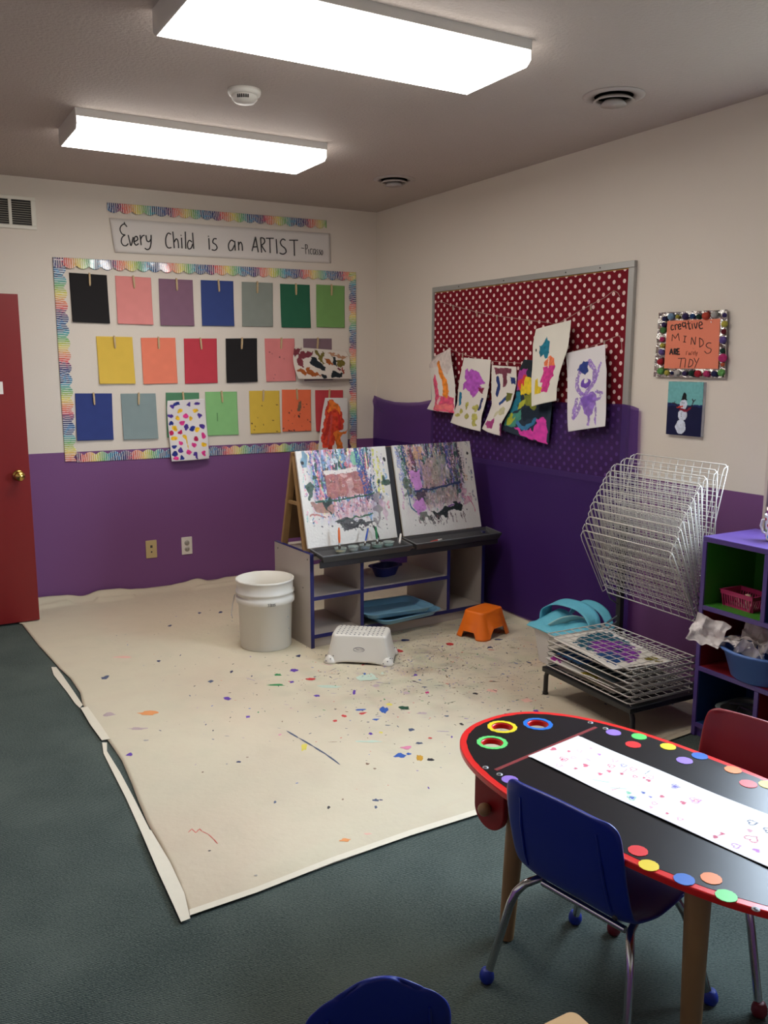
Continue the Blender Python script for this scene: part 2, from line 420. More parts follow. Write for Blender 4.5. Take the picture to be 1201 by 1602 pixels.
big = [(135,140,16,5,'green'),(130,180,34,4,'green'),(355,88,14,5,'green'),(200,123,15,6,'purple'),(265,157,20,4,'red'),(520,183,16,6,'mauve'),(490,150,38,14,'teal'),(330,185,45,6,'teal'),(553,278,16,13,'blue'),(462,275,28,4,'blue'),(470,291,22,4,'red'),(396,300,10,5,'red'),(361,320,9,4,'red'),(630,270,20,7,'dkgreen'),(490,401,46,4,'teal'),(612,455,22,8,'blue'),(650,449,10,4,'blue'),(692,463,14,11,'ochre'),(734,470,14,6,'black'),(733,388,8,3,'red'),(660,356,12,5,'slate'),(500,370,9,4,'purple'),(720,210,9,4,'magenta'),(980,203,22,7,'rose'),(1146,282,9,6,'purple'),(1166,292,7,5,'purple'),(812,20,18,7,'red'),(610,46,14,6,'red'),(965,33,12,3,'navy'),(632,5,16,4,'navy'),(1000,2,20,3,'navy'),(290,221,12,4,'purple'),(435,208,6,8,'purple'),(675,142,7,8,'purple'),(570,255,12,5,'yellow'),(476,137,6,4,'blue'),(545,134,6,4,'teal'),(217,68,10,4,'navy'),(190,168,9,4,'purple'),(520,632,12,5,'slate'),(540,631,7,3,'navy'),(335,660,6,5,'black'),(516,508,6,3,'brown'),(487,490,8,4,'brown'),(1040,278,10,4,'black'),(910,213,9,4,'black'),(855,333,8,4,'black'),(700,290,18,5,'mauve'),(640,210,16,5,'mauve'),(640,425,24,6,'pink'),(690,408,14,4,'slate'),(520,315,12,4,'blue'),(240,425,12,12,'yellow'),(540,365,8,4,'yellow'),(145,374,7,3,'pink'),(1110,240,18,8,'rose'),(797,301,8,3,'slate'),(390,628,4,3,'brown'),(520,660,7,5,'slate')]
for x, y, rx, ry, k in big:
    p = Zs(x, y); q = Zs(x+rx, y); r_ = Zs(x, y+ry)
    blob(p.x, p.y, (q-p).length, (r_-p).length, math.atan2((q-p).y, (q-p).x), k, 14)
for px, py, rx, ry, k in ((232,1116,15,3.2,'orange'),(203,1180,5,2.4,'purple'),(355,1093,6,2.4,'purple'),(362,1051,2,2,'navy'),(345,958,4,1.6,'navy'),(312,959,2.5,1.5,'navy'),(266,979,2.5,1.5,'navy'),(248,1034,3,1.4,'navy'),(192,1028,14,1.6,'rose'),(165,1060,6,2.5,'slate'),(170,1118,10,3,'mauve'),(215,1140,14,2,'mauve'),(373,1192,4,1.3,'navy'),(317,1208,2,1.2,'brown'),(228,1158,4,1,'grey'),(540,1315,8,2.5,'orange'),(575,1305,6,1.5,'rose'),(400,1370,3,1,'grey'),(430,1255,2,2,'slate'),(328,1331,2.5,1,'black'),(388,1122,4,2,'purple'),(330,1066,5,2,'slate')):
    p = up(px, py, 'z', 0.005); q = up(px+rx, py, 'z', 0.005); r_ = up(px, py+ry, 'z', 0.005)
    blob(p.x, p.y, (q-p).length, (r_-p).length, math.atan2((q-p).y, (q-p).x), k, 12)
def streakline(pts, w, k):
    for (ax, ay), (bx, by) in zip(pts[:-1], pts[1:]):
        p = up(ax, ay, 'z', 0.006); q = up(bx, by, 'z', 0.006); mdl = (p+q)/2
        blob(mdl.x, mdl.y, (q-p).length/2*1.15, w/2, math.atan2((q-p).y, (q-p).x), k, 10, 0.15)
streakline([(448,1143),(468,1155),(490,1168),(510,1180),(530,1195)], 0.009, 'slate')
streakline([(294,1302),(300,1296),(306,1302),(312,1296),(316,1300),(325,1304),(334,1312),(340,1319)], 0.003, 'red')
for i in range(170):
    x, y = -0.80+0.42*random.gauss(0, 1), -2.08+0.33*random.gauss(0, 1)
    if -2.0 < x < -0.08 and -3.0 < y < -0.5: blob(x, y, random.uniform(.008, .03), random.uniform(.0008, .0022), random.gauss(-.5, .5), random.choice(('grey', 'mauve', 'slate', 'brown', 'mauve', 'purple', 'grey', 'pink', 'dkgreen')), 8, .25)
for i in range(2100):
    g1, g2 = random.gauss(0, 1), random.gauss(0, 1)
    if i < 900: x, y = -0.80+0.36*g1, -1.98+0.26*g2
    elif i < 1650: x, y = -0.85+0.45*g1, -2.25+0.36*g2
    elif i < 1850: x, y = -0.45+0.25*g1, -1.95+0.35*g2
    else: x, y = random.uniform(-2.1, -0.1), random.uniform(-3.0, -0.6)
    if not (-2.2 < x < -0.06 and -3.1 < y < -0.3): continue
    s_ = random.choice((0.0010, 0.0013, 0.0016, 0.002, 0.002, 0.0026, 0.0032)); k = random.choice(('navy', 'black', 'black', 'black', 'purple', 'brown', 'slate', 'slate', 'grey', 'grey', 'grey', 'brown', 'navy', 'dkgreen', 'mauve', 'mauve', 'red', 'blue', 'green'))
    if random.random() < .05: s_ *= 1.9
    blob(x, y, s_*random.uniform(1, 3.2), s_, random.uniform(0, PI), k, 7)
so = sp.build('paint_spots', spmats, cloth, origin=cloth.location)

def tape(name, pl, pr_, label, z=0.0035, mt=None):
    n = len(pl); vs = []
    for a_, b_ in zip(pl, pr_):
        p = up(*a_, 'z', z); q = up(*b_, 'z', z); vs += [p, q]
    mb = MB(); mb.add(vs, [(2*i, 2*i+2, 2*i+3, 2*i+1) for i in range(n-1)])
    o = mb.build(name, mt or K('masking_tape', C(222, 214, 194), 0.6, noise=0.05, scale=30), solid=0.0008)
    return setp(o, label, 'tape', 'tape along the drop cloth edge')
tape('tape_strip', [Z3(222,452),(84,1056),Z3(290,560),Z3(325,610),Z3(345,628)], [Z3(243,452),Z3(270,487),Z3(310,545),Z3(342,592),Z3(357,615)], 'thin white tape strip along cloth edge, farthest one near the red door')
tape('tape_strip', [Z3(348,628),Z3(390,700),Z3(440,768)], [Z3(378,622),Z3(428,692),Z3(476,762)], 'short cream tape strip between the two bare carpet gaps of the cloth edge', 0.0075)
tape('tape_strip', [Z3(441,778),Z3(447,825),Z3(492,915),Z3(545,1020),Z3(610,1165)], [Z3(462,778),Z3(462,815),Z3(518,905),Z3(582,1025),Z3(652,1165)], 'long curved grey-white tape strip beside lower bare carpet gap')
tape('tape_strip', [Z3(608,1160),Z3(680,1330),Z3(740,1460),Z3(782,1553)], [Z3(652,1156),Z3(735,1296),Z3(796,1428),Z3(822,1538)], 'wide cream tape strip at the near left corner of the cloth', 0.009)
tape('tape_strip', [(296,1423),(400,1388),(520,1341),(640,1299),(745,1266),(900,1215)], [(297,1432),(402,1396),(522,1349),(642,1307),(747,1274),(900,1226)], 'pale tape strip along the front edge of the cloth, running to the table', 0.009)

# ------------------------------------------------------------------ ceiling things
lens_m, n_, l_, b_ = _bsdf('lit_lens')
em = n_.new('ShaderNodeEmission'); em.inputs[0].default_value = (*LAMP_COL, 1); em.inputs[1].default_value = LAMP
l_.new(em.outputs[0], n_['Material Output'].inputs[0])
side_m, n_, l_, b_ = _bsdf('lit_lens_side')
em = n_.new('ShaderNodeEmission'); em.inputs[0].default_value = (*LAMP_COL, 1); em.inputs[1].default_value = LAMP*0.36
l_.new(em.outputs[0], n_['Material Output'].inputs[0])
house = K('white_enamel', C(215, 210, 205), 0.4)
for nm, x0_, x1_, yc, lab in (('a', -2.255, -1.125, -1.335, 'lit fluorescent ceiling light nearer the back wall'), ('b', -2.25, -1.14, -2.835, 'larger looking lit fluorescent ceiling light at the top of the photo')):
    L = empty('ceiling_light', ((x0_+x1_)/2, yc, H), 0, lab, 'ceiling light', 'fluorescent ceiling lights')
    hl = (x1_-x0_)/2
    MB().box(-hl, hl, -0.1845, 0.1845, -0.031, 0).build('housing', house, L)
    prof = [(-0.182, -0.0312), (-0.185, -0.034), (-0.185, -0.062), (-0.165, -0.078), (0.165, -0.078), (0.185, -0.062), (0.185, -0.034), (0.182, -0.0312)]
    mb = MB(); n = len(prof); vs = [(-hl+.004, y, z) for y, z in prof]+[(hl-.004, y, z) for y, z in prof]
    for i in range(n): mb.add([vs[i], vs[(i+1) % n], vs[n+(i+1) % n], vs[n+i]], [(0, 1, 2, 3)], 0 if i in (2, 3, 4) else 1)
    mb.add(vs, [tuple(range(n))[::-1], tuple(range(n, 2*n))], 1)
    mb.build('lens', [lens_m, side_m], L)
    for sx in (-1, ):
        e_ = MB().prism([(p[0]*1.012, p[1]-.001) for p in prof[1:-1]]+[(.186, 0), (-.186, 0)], 0, 0.004, M=Matrix.Translation((sx*hl-.001 if sx < 0 else hl-.003, 0, 0)) @ Matrix(((0, 0, 1, 0), (1, 0, 0, 0), (0, 1, 0, 0), (0, 0, 0, 1))))
        e_.build('end_cap', house, L)
SM = empty('smoke_detector', (-1.745, -2.07, H), 0, 'round white smoke detector on the ceiling between the two lights', 'smoke detector')
wp = K('white_plastic', C(222, 218, 210), 0.4)
MB().lathe([(0.062, 0), (0.062, -0.012), (0.058, -0.02), (0.05, -0.022)], 32).build('base', wp, SM)
MB().lathe([(0.05, -0.02), (0.048, -0.034), (0.036, -0.046), (0.001, -0.048)], 32).build('cover', wp, SM)
vm = MB()
for k in range(6): vm.box(-0.003, 0.003, -0.0495, -0.0475, -0.038, -0.026, M=Matrix.Rotation(-0.55+k*.16-0.35, 4, 'Z'))
vm.build('slots', K('dark_slot', C(60, 58, 56), 0.7), SM)
dk = K('dark_duct', C(34, 34, 33), 0.8)
for (x, y), lab in (((-0.49, -2.72), 'round ceiling air diffuser at right, nearer the viewer'), ((-0.44, -0.98), 'smaller looking round ceiling air diffuser near the corner')):
    D = empty('ceiling_diffuser', (x, y, H), 0, lab, 'air vent', 'round ceiling diffusers')
    cm = K('diffuser_paint', C(176, 166, 160), 0.5)
    MB().lathe([(0.118, 0), (0.118, -0.003), (0.10, -0.008), (0.075, -0.003), (0.075, 0.0)], 40).build('outer_ring', cm, D)
    MB().lathe([(0.074, -0.001), (0.001, -0.001)], 40).build('duct', dk, D)
    MB().lathe([(0.078, -0.020), (0.062, -0.008), (0.058, -0.010), (0.074, -0.024)], 40, closed=True).build('cone', cm, D)
    MB().lathe([(0.050, -0.034), (0.036, -0.018), (0.001, -0.016), (0.001, -0.034)], 40).build('centre_cone', cm, D)

# ------------------------------------------------------------------ back wall things
V = empty('air_return_grille', (-2.37, 0, 2.16), 0, 'white louvred air return grille high on the back wall at left edge', 'vent')
gp = K('grille_paint', C(226, 222, 208), 0.45)
fm = MB(); fw = 0.178
fm.box(-fw, fw, -0.01, 0, 0, 0.02).box(-fw, fw, -0.01, 0, 0.155, 0.175).box(-fw, -fw+.025, -0.01, 0, .02, .155).box(fw-.025, fw, -0.01, 0, .02, .155).box(0.035, 0.052, -0.01, 0, .02, .155)
fm.build('frame', gp, V, bev=0.002)
MB().box(-fw+.02, fw-.02, -0.002, 0, .015, .16).build('duct', dk, V)
for k in range(11):
    zz = 0.026+k*0.012
    MB().box(-fw+.022, fw-.022, -0.008, -0.002, -0.001, 0.0012, M=Matrix.Translation((0, 0, zz)) @ Matrix.Rotation(0.7, 4, 'X')).build('louvre', K('louvre_paint', C(150, 145, 136), 0.5), V)
for nm, px, py, colr_, lab in (('phone_jack_plate', 236.5, 859, C(190, 168, 120), 'tan wall plate with two small jack openings'), ('power_outlet', 292, 853.5, C(222, 214, 204), 'white duplex power outlet on the purple wall')):
    p = back(px, py)
    O = empty(nm, (p.x, 0, p.z-.057), 0, lab, 'wall plate')
    MB().box(-.035, .035, -.006, 0, 0, .114).build('plate', K(nm+'_plastic', colr_, 0.4), O, bev=0.003)
    if nm == 'power_outlet':
        for z in (.036, .076):
            r = MB().lathe([(0.0165, 0), (0.0165, 0.009), (0.0005, 0.009)], 24, (0, 0, z), 0, Mx).build('receptacle', K('grey_outlet', C(168, 160, 150), 0.45), O)
            MB().box(-.007, -.005, -.0096, -.006, z-.004, z+.005).box(.005, .007, -.0096, -.006, z-.004, z+.005).build('slots', K('dark_slot', C(60, 58, 56)), r)
    else:
        MB().box(-.007, .007, -.0075, -.005, .066, .082).build('jack', K('dark_slot', C(60, 58, 56)), O)
        MB().lathe([(0.005, 0), (0.005, .009), (.0005, .009)], 16, (0, 0, .04), 0, Mx).build('coax_jack', K('dark_slot', C(60, 58, 56)), O)

# scalloped rainbow border strips
def border_cols(S, T, ph=0.0, per=0.30, rg=None):
    """S: metres along the strip, T: 0..1 across it. rainbow pencil hatching with dark zebra lines"""
    stops = [C(86, 160, 210), C(60, 70, 140), C(230, 90, 100), C(240, 150, 110), C(240, 225, 110), C(130, 190, 110), C(80, 170, 190)]
    q = ((S/per+ph) % 1.0)*len(stops); i = q.astype(int) % len(stops); f = (q-np.floor(q))[..., None]
    st = np.array(stops); c = st[i]*(1-f)+st[(i+1) % len(stops)]*f
    n = vnoise(*S.shape, 6, rng)
    hatch = np.sin(2*PI*(S/0.0125+0.25*T+0.35*n))
    dark = (hatch > 0.25)[..., None]; light = (hatch < -0.25)[..., None]
    dkc = c*np.array([0.28, 0.28, 0.42]); mid = (i % 7 < 2) | (i % 7 == 6)
    c2 = np.where(dark & mid[..., None], np.array(C(38, 40, 92)), np.where(dark, c*0.78, c))
    c2 = np.where(light, c2*0.38+0.62*np.array(C(238, 234, 228)), c2)
    return c2
def border(name, p0, p1, width, side, label, ph=0.0, d=0.004, curl=0.0, flare=False):
    """strip from p0 to p1 (x,z on the back wall); scallops on the given side ((dx,dz) unit)"""
    L = math.hypot(p1[0]-p0[0], p1[1]-p0[1]); nS = int(L/0.003); nT = 16
    S, T = np.meshgrid(np.linspace(0, L, nS), np.linspace(0, 1, nT))
    sc = 0.70+0.30*np.abs(np.sin(PI*S/0.070+ph*6))**0.8
    dx, dz = (p1[0]-p0[0])/L, (p1[1]-p0[1])/L
    wv = 0.003*np.sin(S*9+ph*9)
    X = p0[0]+dx*S+side[0]*T*width*sc; Z_ = p0[1]+dz*S+side[1]*T*width*sc
    Y = -d-wv*0.4-0.002*T-np.abs(wv)*T*curl
    o = grid(name, np.stack([X, Y, Z_], -1), GLOSS, border_cols(S, T, ph), solid=0.0006)
    return setp(o, label, 'wall border', 'rainbow scalloped border strips')
border('scalloped_border', (-1.800, 2.343), (-0.383, 2.357), 0.056, (0, -1), 'rainbow scalloped border strip above the handwritten banner', 0.0, 0.006, 3)
border('scalloped_border', (-2.118, 2.018), (-0.163, 2.037), 0.060, (0, -1), 'rainbow scalloped border strip along the top of the paper display', 0.1, 0.004, 3)
border('scalloped_border', (-2.117, 0.850), (-2.118, 2.010), 0.068, (1, 0), 'rainbow scalloped border strip down the left side of the display', 0.35, 0.006)
border('scalloped_border', (-0.164, 2.032), (-0.164, 0.830), 0.056, (-1, 0), 'rainbow scalloped border strip down the right side of the display', 0.6, 0.0065)
border('scalloped_border', (-2.052, 0.842), (-0.225, 0.838), 0.058, (0, 1), 'rainbow scalloped border strip along the bottom of the display', 0.2, 0.0045)

# handwritten banner
def ribbon_strokes(strokes, fn, w, off, mb):
    """flat pen strokes following pixel paths on a wall plane"""
    for st in strokes:
        pts = [fn(*p) for p in st]
        # smooth a little
        if len(pts) > 2:
            q = []
            for i in range(len(pts)-1):
                p0_, p1_, p2_, p3_ = pts[max(0, i-1)], pts[i], pts[i+1], pts[min(len(pts)-1, i+2)]
                for t in (0, .25, .5, .75):
                    q.append(0.5*((2*p1_)+(p2_-p0_)*t+(2*p0_-5*p1_+4*p2_-p3_)*t*t+(3*p1_-p0_-3*p2_+p3_)*t**3))
            q.append(pts[-1]); pts = q
        mb.tube([p for p in pts], w/2, 6)
bx = [(-1.790, 2.258), (-0.357, 2.275), (-0.352, 2.084), (-1.768, 2.066)]
u = np.linspace(0, 1, 60)[None, :]; v = np.linspace(0, 1, 10)[:, None]
def bil(c, u, v):
    c = [np.array(k, float) for k in c]; u = u[..., None]; v = v[..., None]
    return (c[0]*(1-u)+c[1]*u)*(1-v)+(c[3]*(1-u)+c[2]*u)*v
c3 = [(x, -0.006, z) for x, z in bx]
P = bil(c3, u+0*v, v+0*u); P[..., 1] -= 0.002*np.sin(u*14+v*2)**2+0.004*(1-u[..., ])**8
BN = empty('paper_banner', (-1.07, 0, 2.066), 0, 'long white handwritten paper banner about every child, high on back wall', 'banner')
grid('sheet', P, K('white_paper', C(216, 210, 204), 0.7), parent=BN, solid=0.0006, origin=BN.location)
def z2(x, y): return back(60+x/4.289, 300+y/4.289, 0.0105)
def z3_(x, y): return back(320+x/4.289, 300+y/4.289, 0.0105)
S2 = [[(594,236),(576,216),(553,232),(548,258),(562,284),(582,290)],[(582,290),(562,306),(556,336),(568,358),(588,362),(602,348)],[(580,222),(576,204)],
 [(602,290),(612,330),(622,362),(636,305)],[(642,335),(666,322),(660,300),(646,306),(642,338),(655,358),(672,348)],[(682,290),(690,358)],[(687,318),(697,298),(712,292)],[(722,292),(728,328),(744,334),(754,318)],[(756,290),(756,340),(748,378),(730,388),(714,378)],
 [(890,286),(870,278),(855,310),(856,352),(870,376),(892,374)],[(902,268),(912,378)],[(911,338),(924,316),(936,330),(941,378)],[(960,308),(964,380)],[(957,290),(957,295)],[(985,268),(989,382)],[(1030,338),(1012,326),(1000,352),(1006,382),(1024,378),(1036,350)],[(1034,275),(1042,382)]]
S3 = [[(28,312),(32,388)],[(26,296),(26,301)],[(80,316),(62,316),(55,340),(76,356),(83,378),(68,393),(48,388)],[(200,336),(178,325),(160,356),(166,391),(184,390),(200,358)],[(202,330),(206,394)],[(226,335),(229,393)],[(228,358),(240,338),(251,356),(254,396)],
 [(318,398),(341,303)],[(341,303),(360,406)],[(326,371),(354,368)],[(375,308),(382,408)],[(375,308),(398,314),(402,340),(380,359)],[(380,359),(410,404)],[(412,312),(463,312)],[(437,312),(440,411)],[(480,318),(486,415)],[(542,326),(524,317),(508,336),(516,360),(540,380),(546,405),(526,419),(504,411)],[(568,325),(626,325)],[(600,326),(603,430)]]
S4 = [[(650,377),(668,380)],[(675,353),(679,418)],[(675,354),(688,358),(689,378),(677,386)],[(697,386),(700,420)],[(722,386),(712,383),(708,402),(714,418),(722,415)],[(742,388),(733,385),(727,405),(734,421),(742,404)],[(742,384),(746,422)],[(761,387),(752,392),(757,405),(761,416),(750,422)],[(777,389),(768,394),(773,407),(776,418),(766,424)],[(788,391),(780,406),(785,425),(793,410),(788,391)]]
for strokes, fn, wd in ((S2[:9], z2, .0075), (S2[9:], z2, .0075), (S3[:3], z3_, .0075), (S3[3:7], z3_, .0075), (S3[7:], z3_, .0075), (S4, z3_, .004)):
    mb = MB(); ribbon_strokes(strokes, fn, wd, 0, mb); mb.build('handwritten_word', K('black_marker', C(38, 36, 38), 0.6), BN, origin=BN.location)

# coloured papers, each with its clothespin
PC = {'black': C(34, 32, 33), 'pink': C(224, 142, 138), 'mauve': C(132, 98, 118), 'blue': C(56, 72, 128), 'grey': C(136, 142, 134), 'dark green': C(44, 100, 74), 'light green': C(118, 160, 94), 'yellow': C(222, 186, 78), 'orange': C(236, 132, 104), 'red': C(192, 64, 76)}
PC['deep blue'] = C(52, 66, 126); PC['grey blue'] = C(134, 150, 150); PC['mid green'] = C(84, 134, 100); PC['pale green'] = C(136, 190, 124); PC['golden yellow'] = C(214, 180, 70); PC['bright orange'] = C(230, 112, 74); PC['rose'] = C(216, 130, 128); PC['plum grey'] = C(128, 104, 112); PC['rust red'] = C(190, 66, 72)
rows = [('top', [('black',107.8,426.4,168.4,430.6),('pink',179.8,431.3,234.4,434.3),('mauve',247.7,435.7,300,438),('blue',313.7,438,364.3,439.9),('grey',377.8,440.8,425.6,442.7),('dark green',437.7,443.9,482,445.7),('light green',494.4,445,538.5,447.4)]),
 ('middle', [('yellow',150,526.1,207.6,527.3),('orange',220,528.4,272,528.4),('red',287.3,529.6,338.6,529.6),('black',352.8,529.6,402.7,529.1),('rose',413.5,529.6,458.2,529.6),('plum grey',473.9,529.6,517.2,529.6)]),
 ('bottom', [('deep blue',117.3,615.4,174.2,615.4),('grey blue',188.4,615.9,242.5,615.4),('mid green',259.1,614.2,309,614.2),('pale green',320.6,613,371.3,612.6),('golden yellow',389.5,611.4,432.1,611.2),('bright orange',440.7,609.6,485.5,609.6),('rust red',492.7,610.3,535.6,610.3)])]
pin_x = [0.53,0.49,0.51,0.53,0.49,0.52,0.52, 0.49,0.5,0.49,0.51,0.55,0.5, 0.49,0.51,0.5,0.5,0.46,0.49,0.5]
pinwood = K('clothespin_wood', C(196, 170, 128), 0.6, noise=0.12, scale=60)
def make_pin(loc, rot, label, sc=1.0, group='clothespins on the coloured papers', pr=None):
    o = empty('clothespin', loc, 0, label, 'clothespin', group)
    o.rotation_euler = rot; o.scale = (sc, sc, sc)
    if pr is None:
        MB().prism([(-0.004, 0), (0.004, 0), (0.005, -0.02), (0.005, -0.055), (0.0035, -0.074), (-0.0035, -0.074), (-0.005, -0.055), (-0.005, -0.02)], 0.0005, 0.005, M=Mx).build('front_jaw', pinwood, o)
        MB().prism([(-0.004, 0), (0.004, 0), (0.005, -0.02), (0.005, -0.055), (0.0035, -0.072), (-0.0035, -0.072), (-0.005, -0.055), (-0.005, -0.02)], 0.0062, 0.0105, M=Mx).build('rear_jaw', pinwood, o)
        MB().tube([(-0.0058, -0.011, -0.03), (0.0058, -0.011, -0.03), (0.0058, -0.0005, -0.027), (-0.0058, -0.0005, -0.027)], 0.0006, 5, closed=True).build('spring', K('steel_wire', C(170, 170, 168), 0.3, 1.0), o)
    else:
        for c in pr.children: k = c.copy(); COL.objects.link(k); k.parent = o
    return o
pin0 = None; k = 0
for rn, items in rows:
    for cname, xa, ya, xb, yb in items:
        A = back(xa, ya, 0.003); B = back(xb, yb, 0.003)
        wv = (B-A); wv = wv.normalized()*0.212 if wv.length > 0.17 else wv
        dn = Vector((random.uniform(-.02, .02), 0, -1)).normalized()*0.278
        uu, vv = np.meshgrid(np.linspace(0, 1, 14), np.linspace(0, 1, 18))
        Pp = np.array(A)[None, None]+uu[..., None]*np.array(wv)+vv[..., None]*np.array(dn)
        ph = random.random()*6; curl = random.uniform(0.003, 0.012)
        Pp[..., 1] -= curl*vv**4*(0.6+0.4*np.sin(uu*3+ph)**2)+0.003*np.abs(uu-.5)*vv+0.001
        Pp[..., 0] += 0.002*np.sin(vv*5+ph)
        art = Art(44, 58, PC[cname], k+3, 0.03)
        if rn != 'top' and cname in ('rose', 'golden yellow', 'bright orange'):
            for _ in range({'rose': 6, 'golden yellow': 9, 'bright orange': 16}[cname]):
                art.ell(art.rg.random(), 0.3+0.68*art.rg.random(), 0.012+0.02*art.rg.random(), 0.012, C(70, 44, 50))
            if cname == 'bright orange':
                art.line([(0.62, .32), (.58, .48)], .11, C(110, 90, 70)); art.line([(.2, .98), (.4, .97)], .02, C(60, 40, 44)); art.ell(.58, .64, .05, .03, C(80, 56, 52))
        if cname == 'pale green': art.line([(.36, .5), (.35, .68)], .02, C(80, 120, 76))
        uu2, vv2 = np.meshgrid(np.linspace(0, 1, 44), np.linspace(0, 1, 58))
        Pf = np.array(A)[None, None]+uu2[..., None]*np.array(wv)+vv2[..., None]*np.array(dn)
        Pf[..., 1] -= curl*vv2**4*(0.6+0.4*np.sin(uu2*3+ph)**2)+0.003*np.abs(uu2-.5)*vv2+0.001
        o = grid('construction_paper', Pf, PAPER, art.a, solid=0.0005)
        note = {'rose': ' with a few dark specks', 'golden yellow': ' with small dark specks', 'bright orange': ' with dark paint smears', 'plum grey': ' behind the brown blotched painting', 'mid green': ' behind the dotted painting', 'rust red': ' behind the red streaked painting'}.get(cname, '')
        setp(o, f'{cname} construction paper sheet in the {rn} row{note}', 'paper', 'construction papers on the back wall')
        c = A+wv*pin_x[k]
        pin = make_pin((c.x, -0.0062, c.z+0.006), (0, random.uniform(-.08, .08), 0), f'wooden clothespin at the top of the {cname} paper, {rn} row', pr=pin0)
        if pin0 is None: pin0 = pin
        k += 1

def px_sheet(name, Lpx, Rpx, fn, art, label, cat, d=0.03, bow=0.01, tilt=0.02, group=None, wav=0.004, seed=0, fold=None):
    """a hanging sheet: its left and right edges as pixel paths on the wall plane, bowed off the wall"""
    def samp(pth, n):
        q = np.array([fn(*p, d) for p in pth]); s = np.concatenate([[0], np.cumsum(np.linalg.norm(np.diff(q, axis=0), axis=1))]); s /= s[-1]
        t = np.linspace(0, 1, n); return np.stack([np.interp(t, s, q[:, i]) for i in range(3)], -1)
    h, w = art.h, art.w
    Lq, Rq = samp(Lpx, h), samp(Rpx, h)
    k = np.ones(9)/9
    def smooth(q):
        e = np.pad(q, ((4, 4), (0, 0)), 'edge'); r = np.stack([np.convolve(e[:, i], k, 'valid') for i in range(3)], -1); r[0], r[-1] = q[0], q[-1]; return r
    Lq, Rq = smooth(Lq), smooth(Rq)
    u = np.linspace(0, 1, w)[None, :, None]; v = np.linspace(0, 1, h)[:, None, None]
    Pp = Lq[:, None]*(1-u)+Rq[:, None]*u
    nrm = np.array((0, -1, 0)) if fn is back else np.array((-1, 0, 0))
    off = bow*np.sin(PI*u)*(0.3+0.7*v)+tilt*v**1.5+wav*np.sin(6*v+3*u+seed)
    if fold is not None: off = off+fold(u, v)
    Pp = Pp+off*nrm
    o = grid(name, Pp, PAPER, art.a, solid=0.0006)
    return setp(o, label, cat, group)

# three paintings hanging over the back wall display
a = Art(70, 110, C(222, 216, 214), 11)
yl, bl, pk, pu, cr = C(232, 184, 40), C(36, 48, 130), C(222, 60, 140), C(76, 52, 140), C(180, 34, 84)
dots = [(.12,.1,pu),(.23,.06,bl),(.56,.08,pu),(.79,.07,pu),(.33,.17,yl),(.74,.18,yl),(.08,.25,pu),(.47,.27,pk),(.83,.28,pu),(.26,.3,yl),(.6,.32,yl),(.08,.38,bl),(.38,.38,pk),(.16,.46,yl),(.45,.45,pu),(.62,.48,bl),(.74,.5,yl),(.88,.45,pu),(.08,.54,cr),(.29,.53,cr),(.12,.63,yl),(.4,.61,yl),(.66,.65,cr),(.87,.61,pk),(.27,.71,pk),(.6,.75,pk),(.1,.76,bl),(.88,.76,yl),(.24,.83,pu),(.1,.87,bl),(.46,.87,pk),(.62,.9,pu),(.85,.9,pk),(.12,.96,pk),(.26,.96,bl)]
for x, y, c in dots: a.ell(x, y, .065, .038, c, 0.03, 0.3)
a.line([(.42,.6),(.44,.8)], .025, yl); a.line([(.64,.9),(.66,.98)], .05, pu)
px_sheet('painting', [(261.5,627),(260.5,640),(262,660),(265,690),(267,721.5)], [(320.6,623.6),(321,640),(323,670),(325,700),(325.8,717)], back, a, 'white painting covered in blue, yellow and pink dots, over the bottom row', 'painting', 0.02, 0.012, 0.018, 'childrens paintings on the back wall', 0.005, 1)
a = Art(110, 70, C(216, 206, 194), 12)
mr, br, dk_, ol, tn = C(124, 56, 66), C(158, 84, 36), C(34, 40, 46), C(112, 100, 44), C(176, 130, 100)
a.poly([(.0,.05),(.13,.0),(.12,.2),(.03,.3)], mr, .03); a.poly([(.1,.15),(.34,.1),(.3,.28),(.16,.36),(.15,.6),(.06,.55)], mr, .03)
a.poly([(.3,.3),(.38,.28),(.52,.62),(.5,.76),(.38,.62),(.28,.5)], dk_, .02); a.poly([(.04,.72),(.12,.65),(.2,.8),(.14,.9)], br, .03); a.poly([(.16,.66),(.25,.64),(.42,.88),(.3,.94),(.2,.86)], br, .03)
a.poly([(.38,.05),(.44,.04),(.47,.24),(.52,.08),(.56,.1),(.5,.4),(.54,.52),(.46,.45)], ol, .02); a.poly([(.53,.3),(.62,.32),(.7,.54),(.66,.58),(.56,.44)], br, .03); a.poly([(.68,.26),(.72,.25),(.75,.56),(.7,.54)], dk_, .02)
a.ell(.82,.46,.075,.13, ol, .02); a.poly([(.6,.84),(.66,.72),(.85,.82),(.82,.95),(.6,.94)], dk_, .02); a.ell(.46,.92,.04,.09, dk_, .02)
a.poly([(.6,.1),(.8,.12),(.98,.3),(.9,.34),(.7,.2)], tn, .05); a.ell(.86,.7,.03,.1, C(150,70,50), .04); a.ell(.78,.66,.03,.04, mr, .03)
px_sheet('painting', [(459.5,543),(458.5,560),(460,578),(464,593)], [(541,549),(546.5,560),(545,575),(549,592.8)], back, a, 'curled sideways painting with brown, maroon and black blotches, middle row', 'painting', 0.03, 0.02, 0.02, 'childrens paintings on the back wall', 0.008, 2)
a = Art(60, 120, C(218, 214, 210), 13)
rd, og, dr_ = C(204, 66, 44), C(226, 120, 48), C(160, 40, 40)
a.poly([(.15,.05),(.3,.02),(.52,.12),(.7,.14),(.76,.3),(.84,.42),(.78,.55),(.55,.6),(.5,.78),(.4,.97),(.28,.86),(.1,.86),(.04,.7),(.1,.4)], rd, .04, .35)
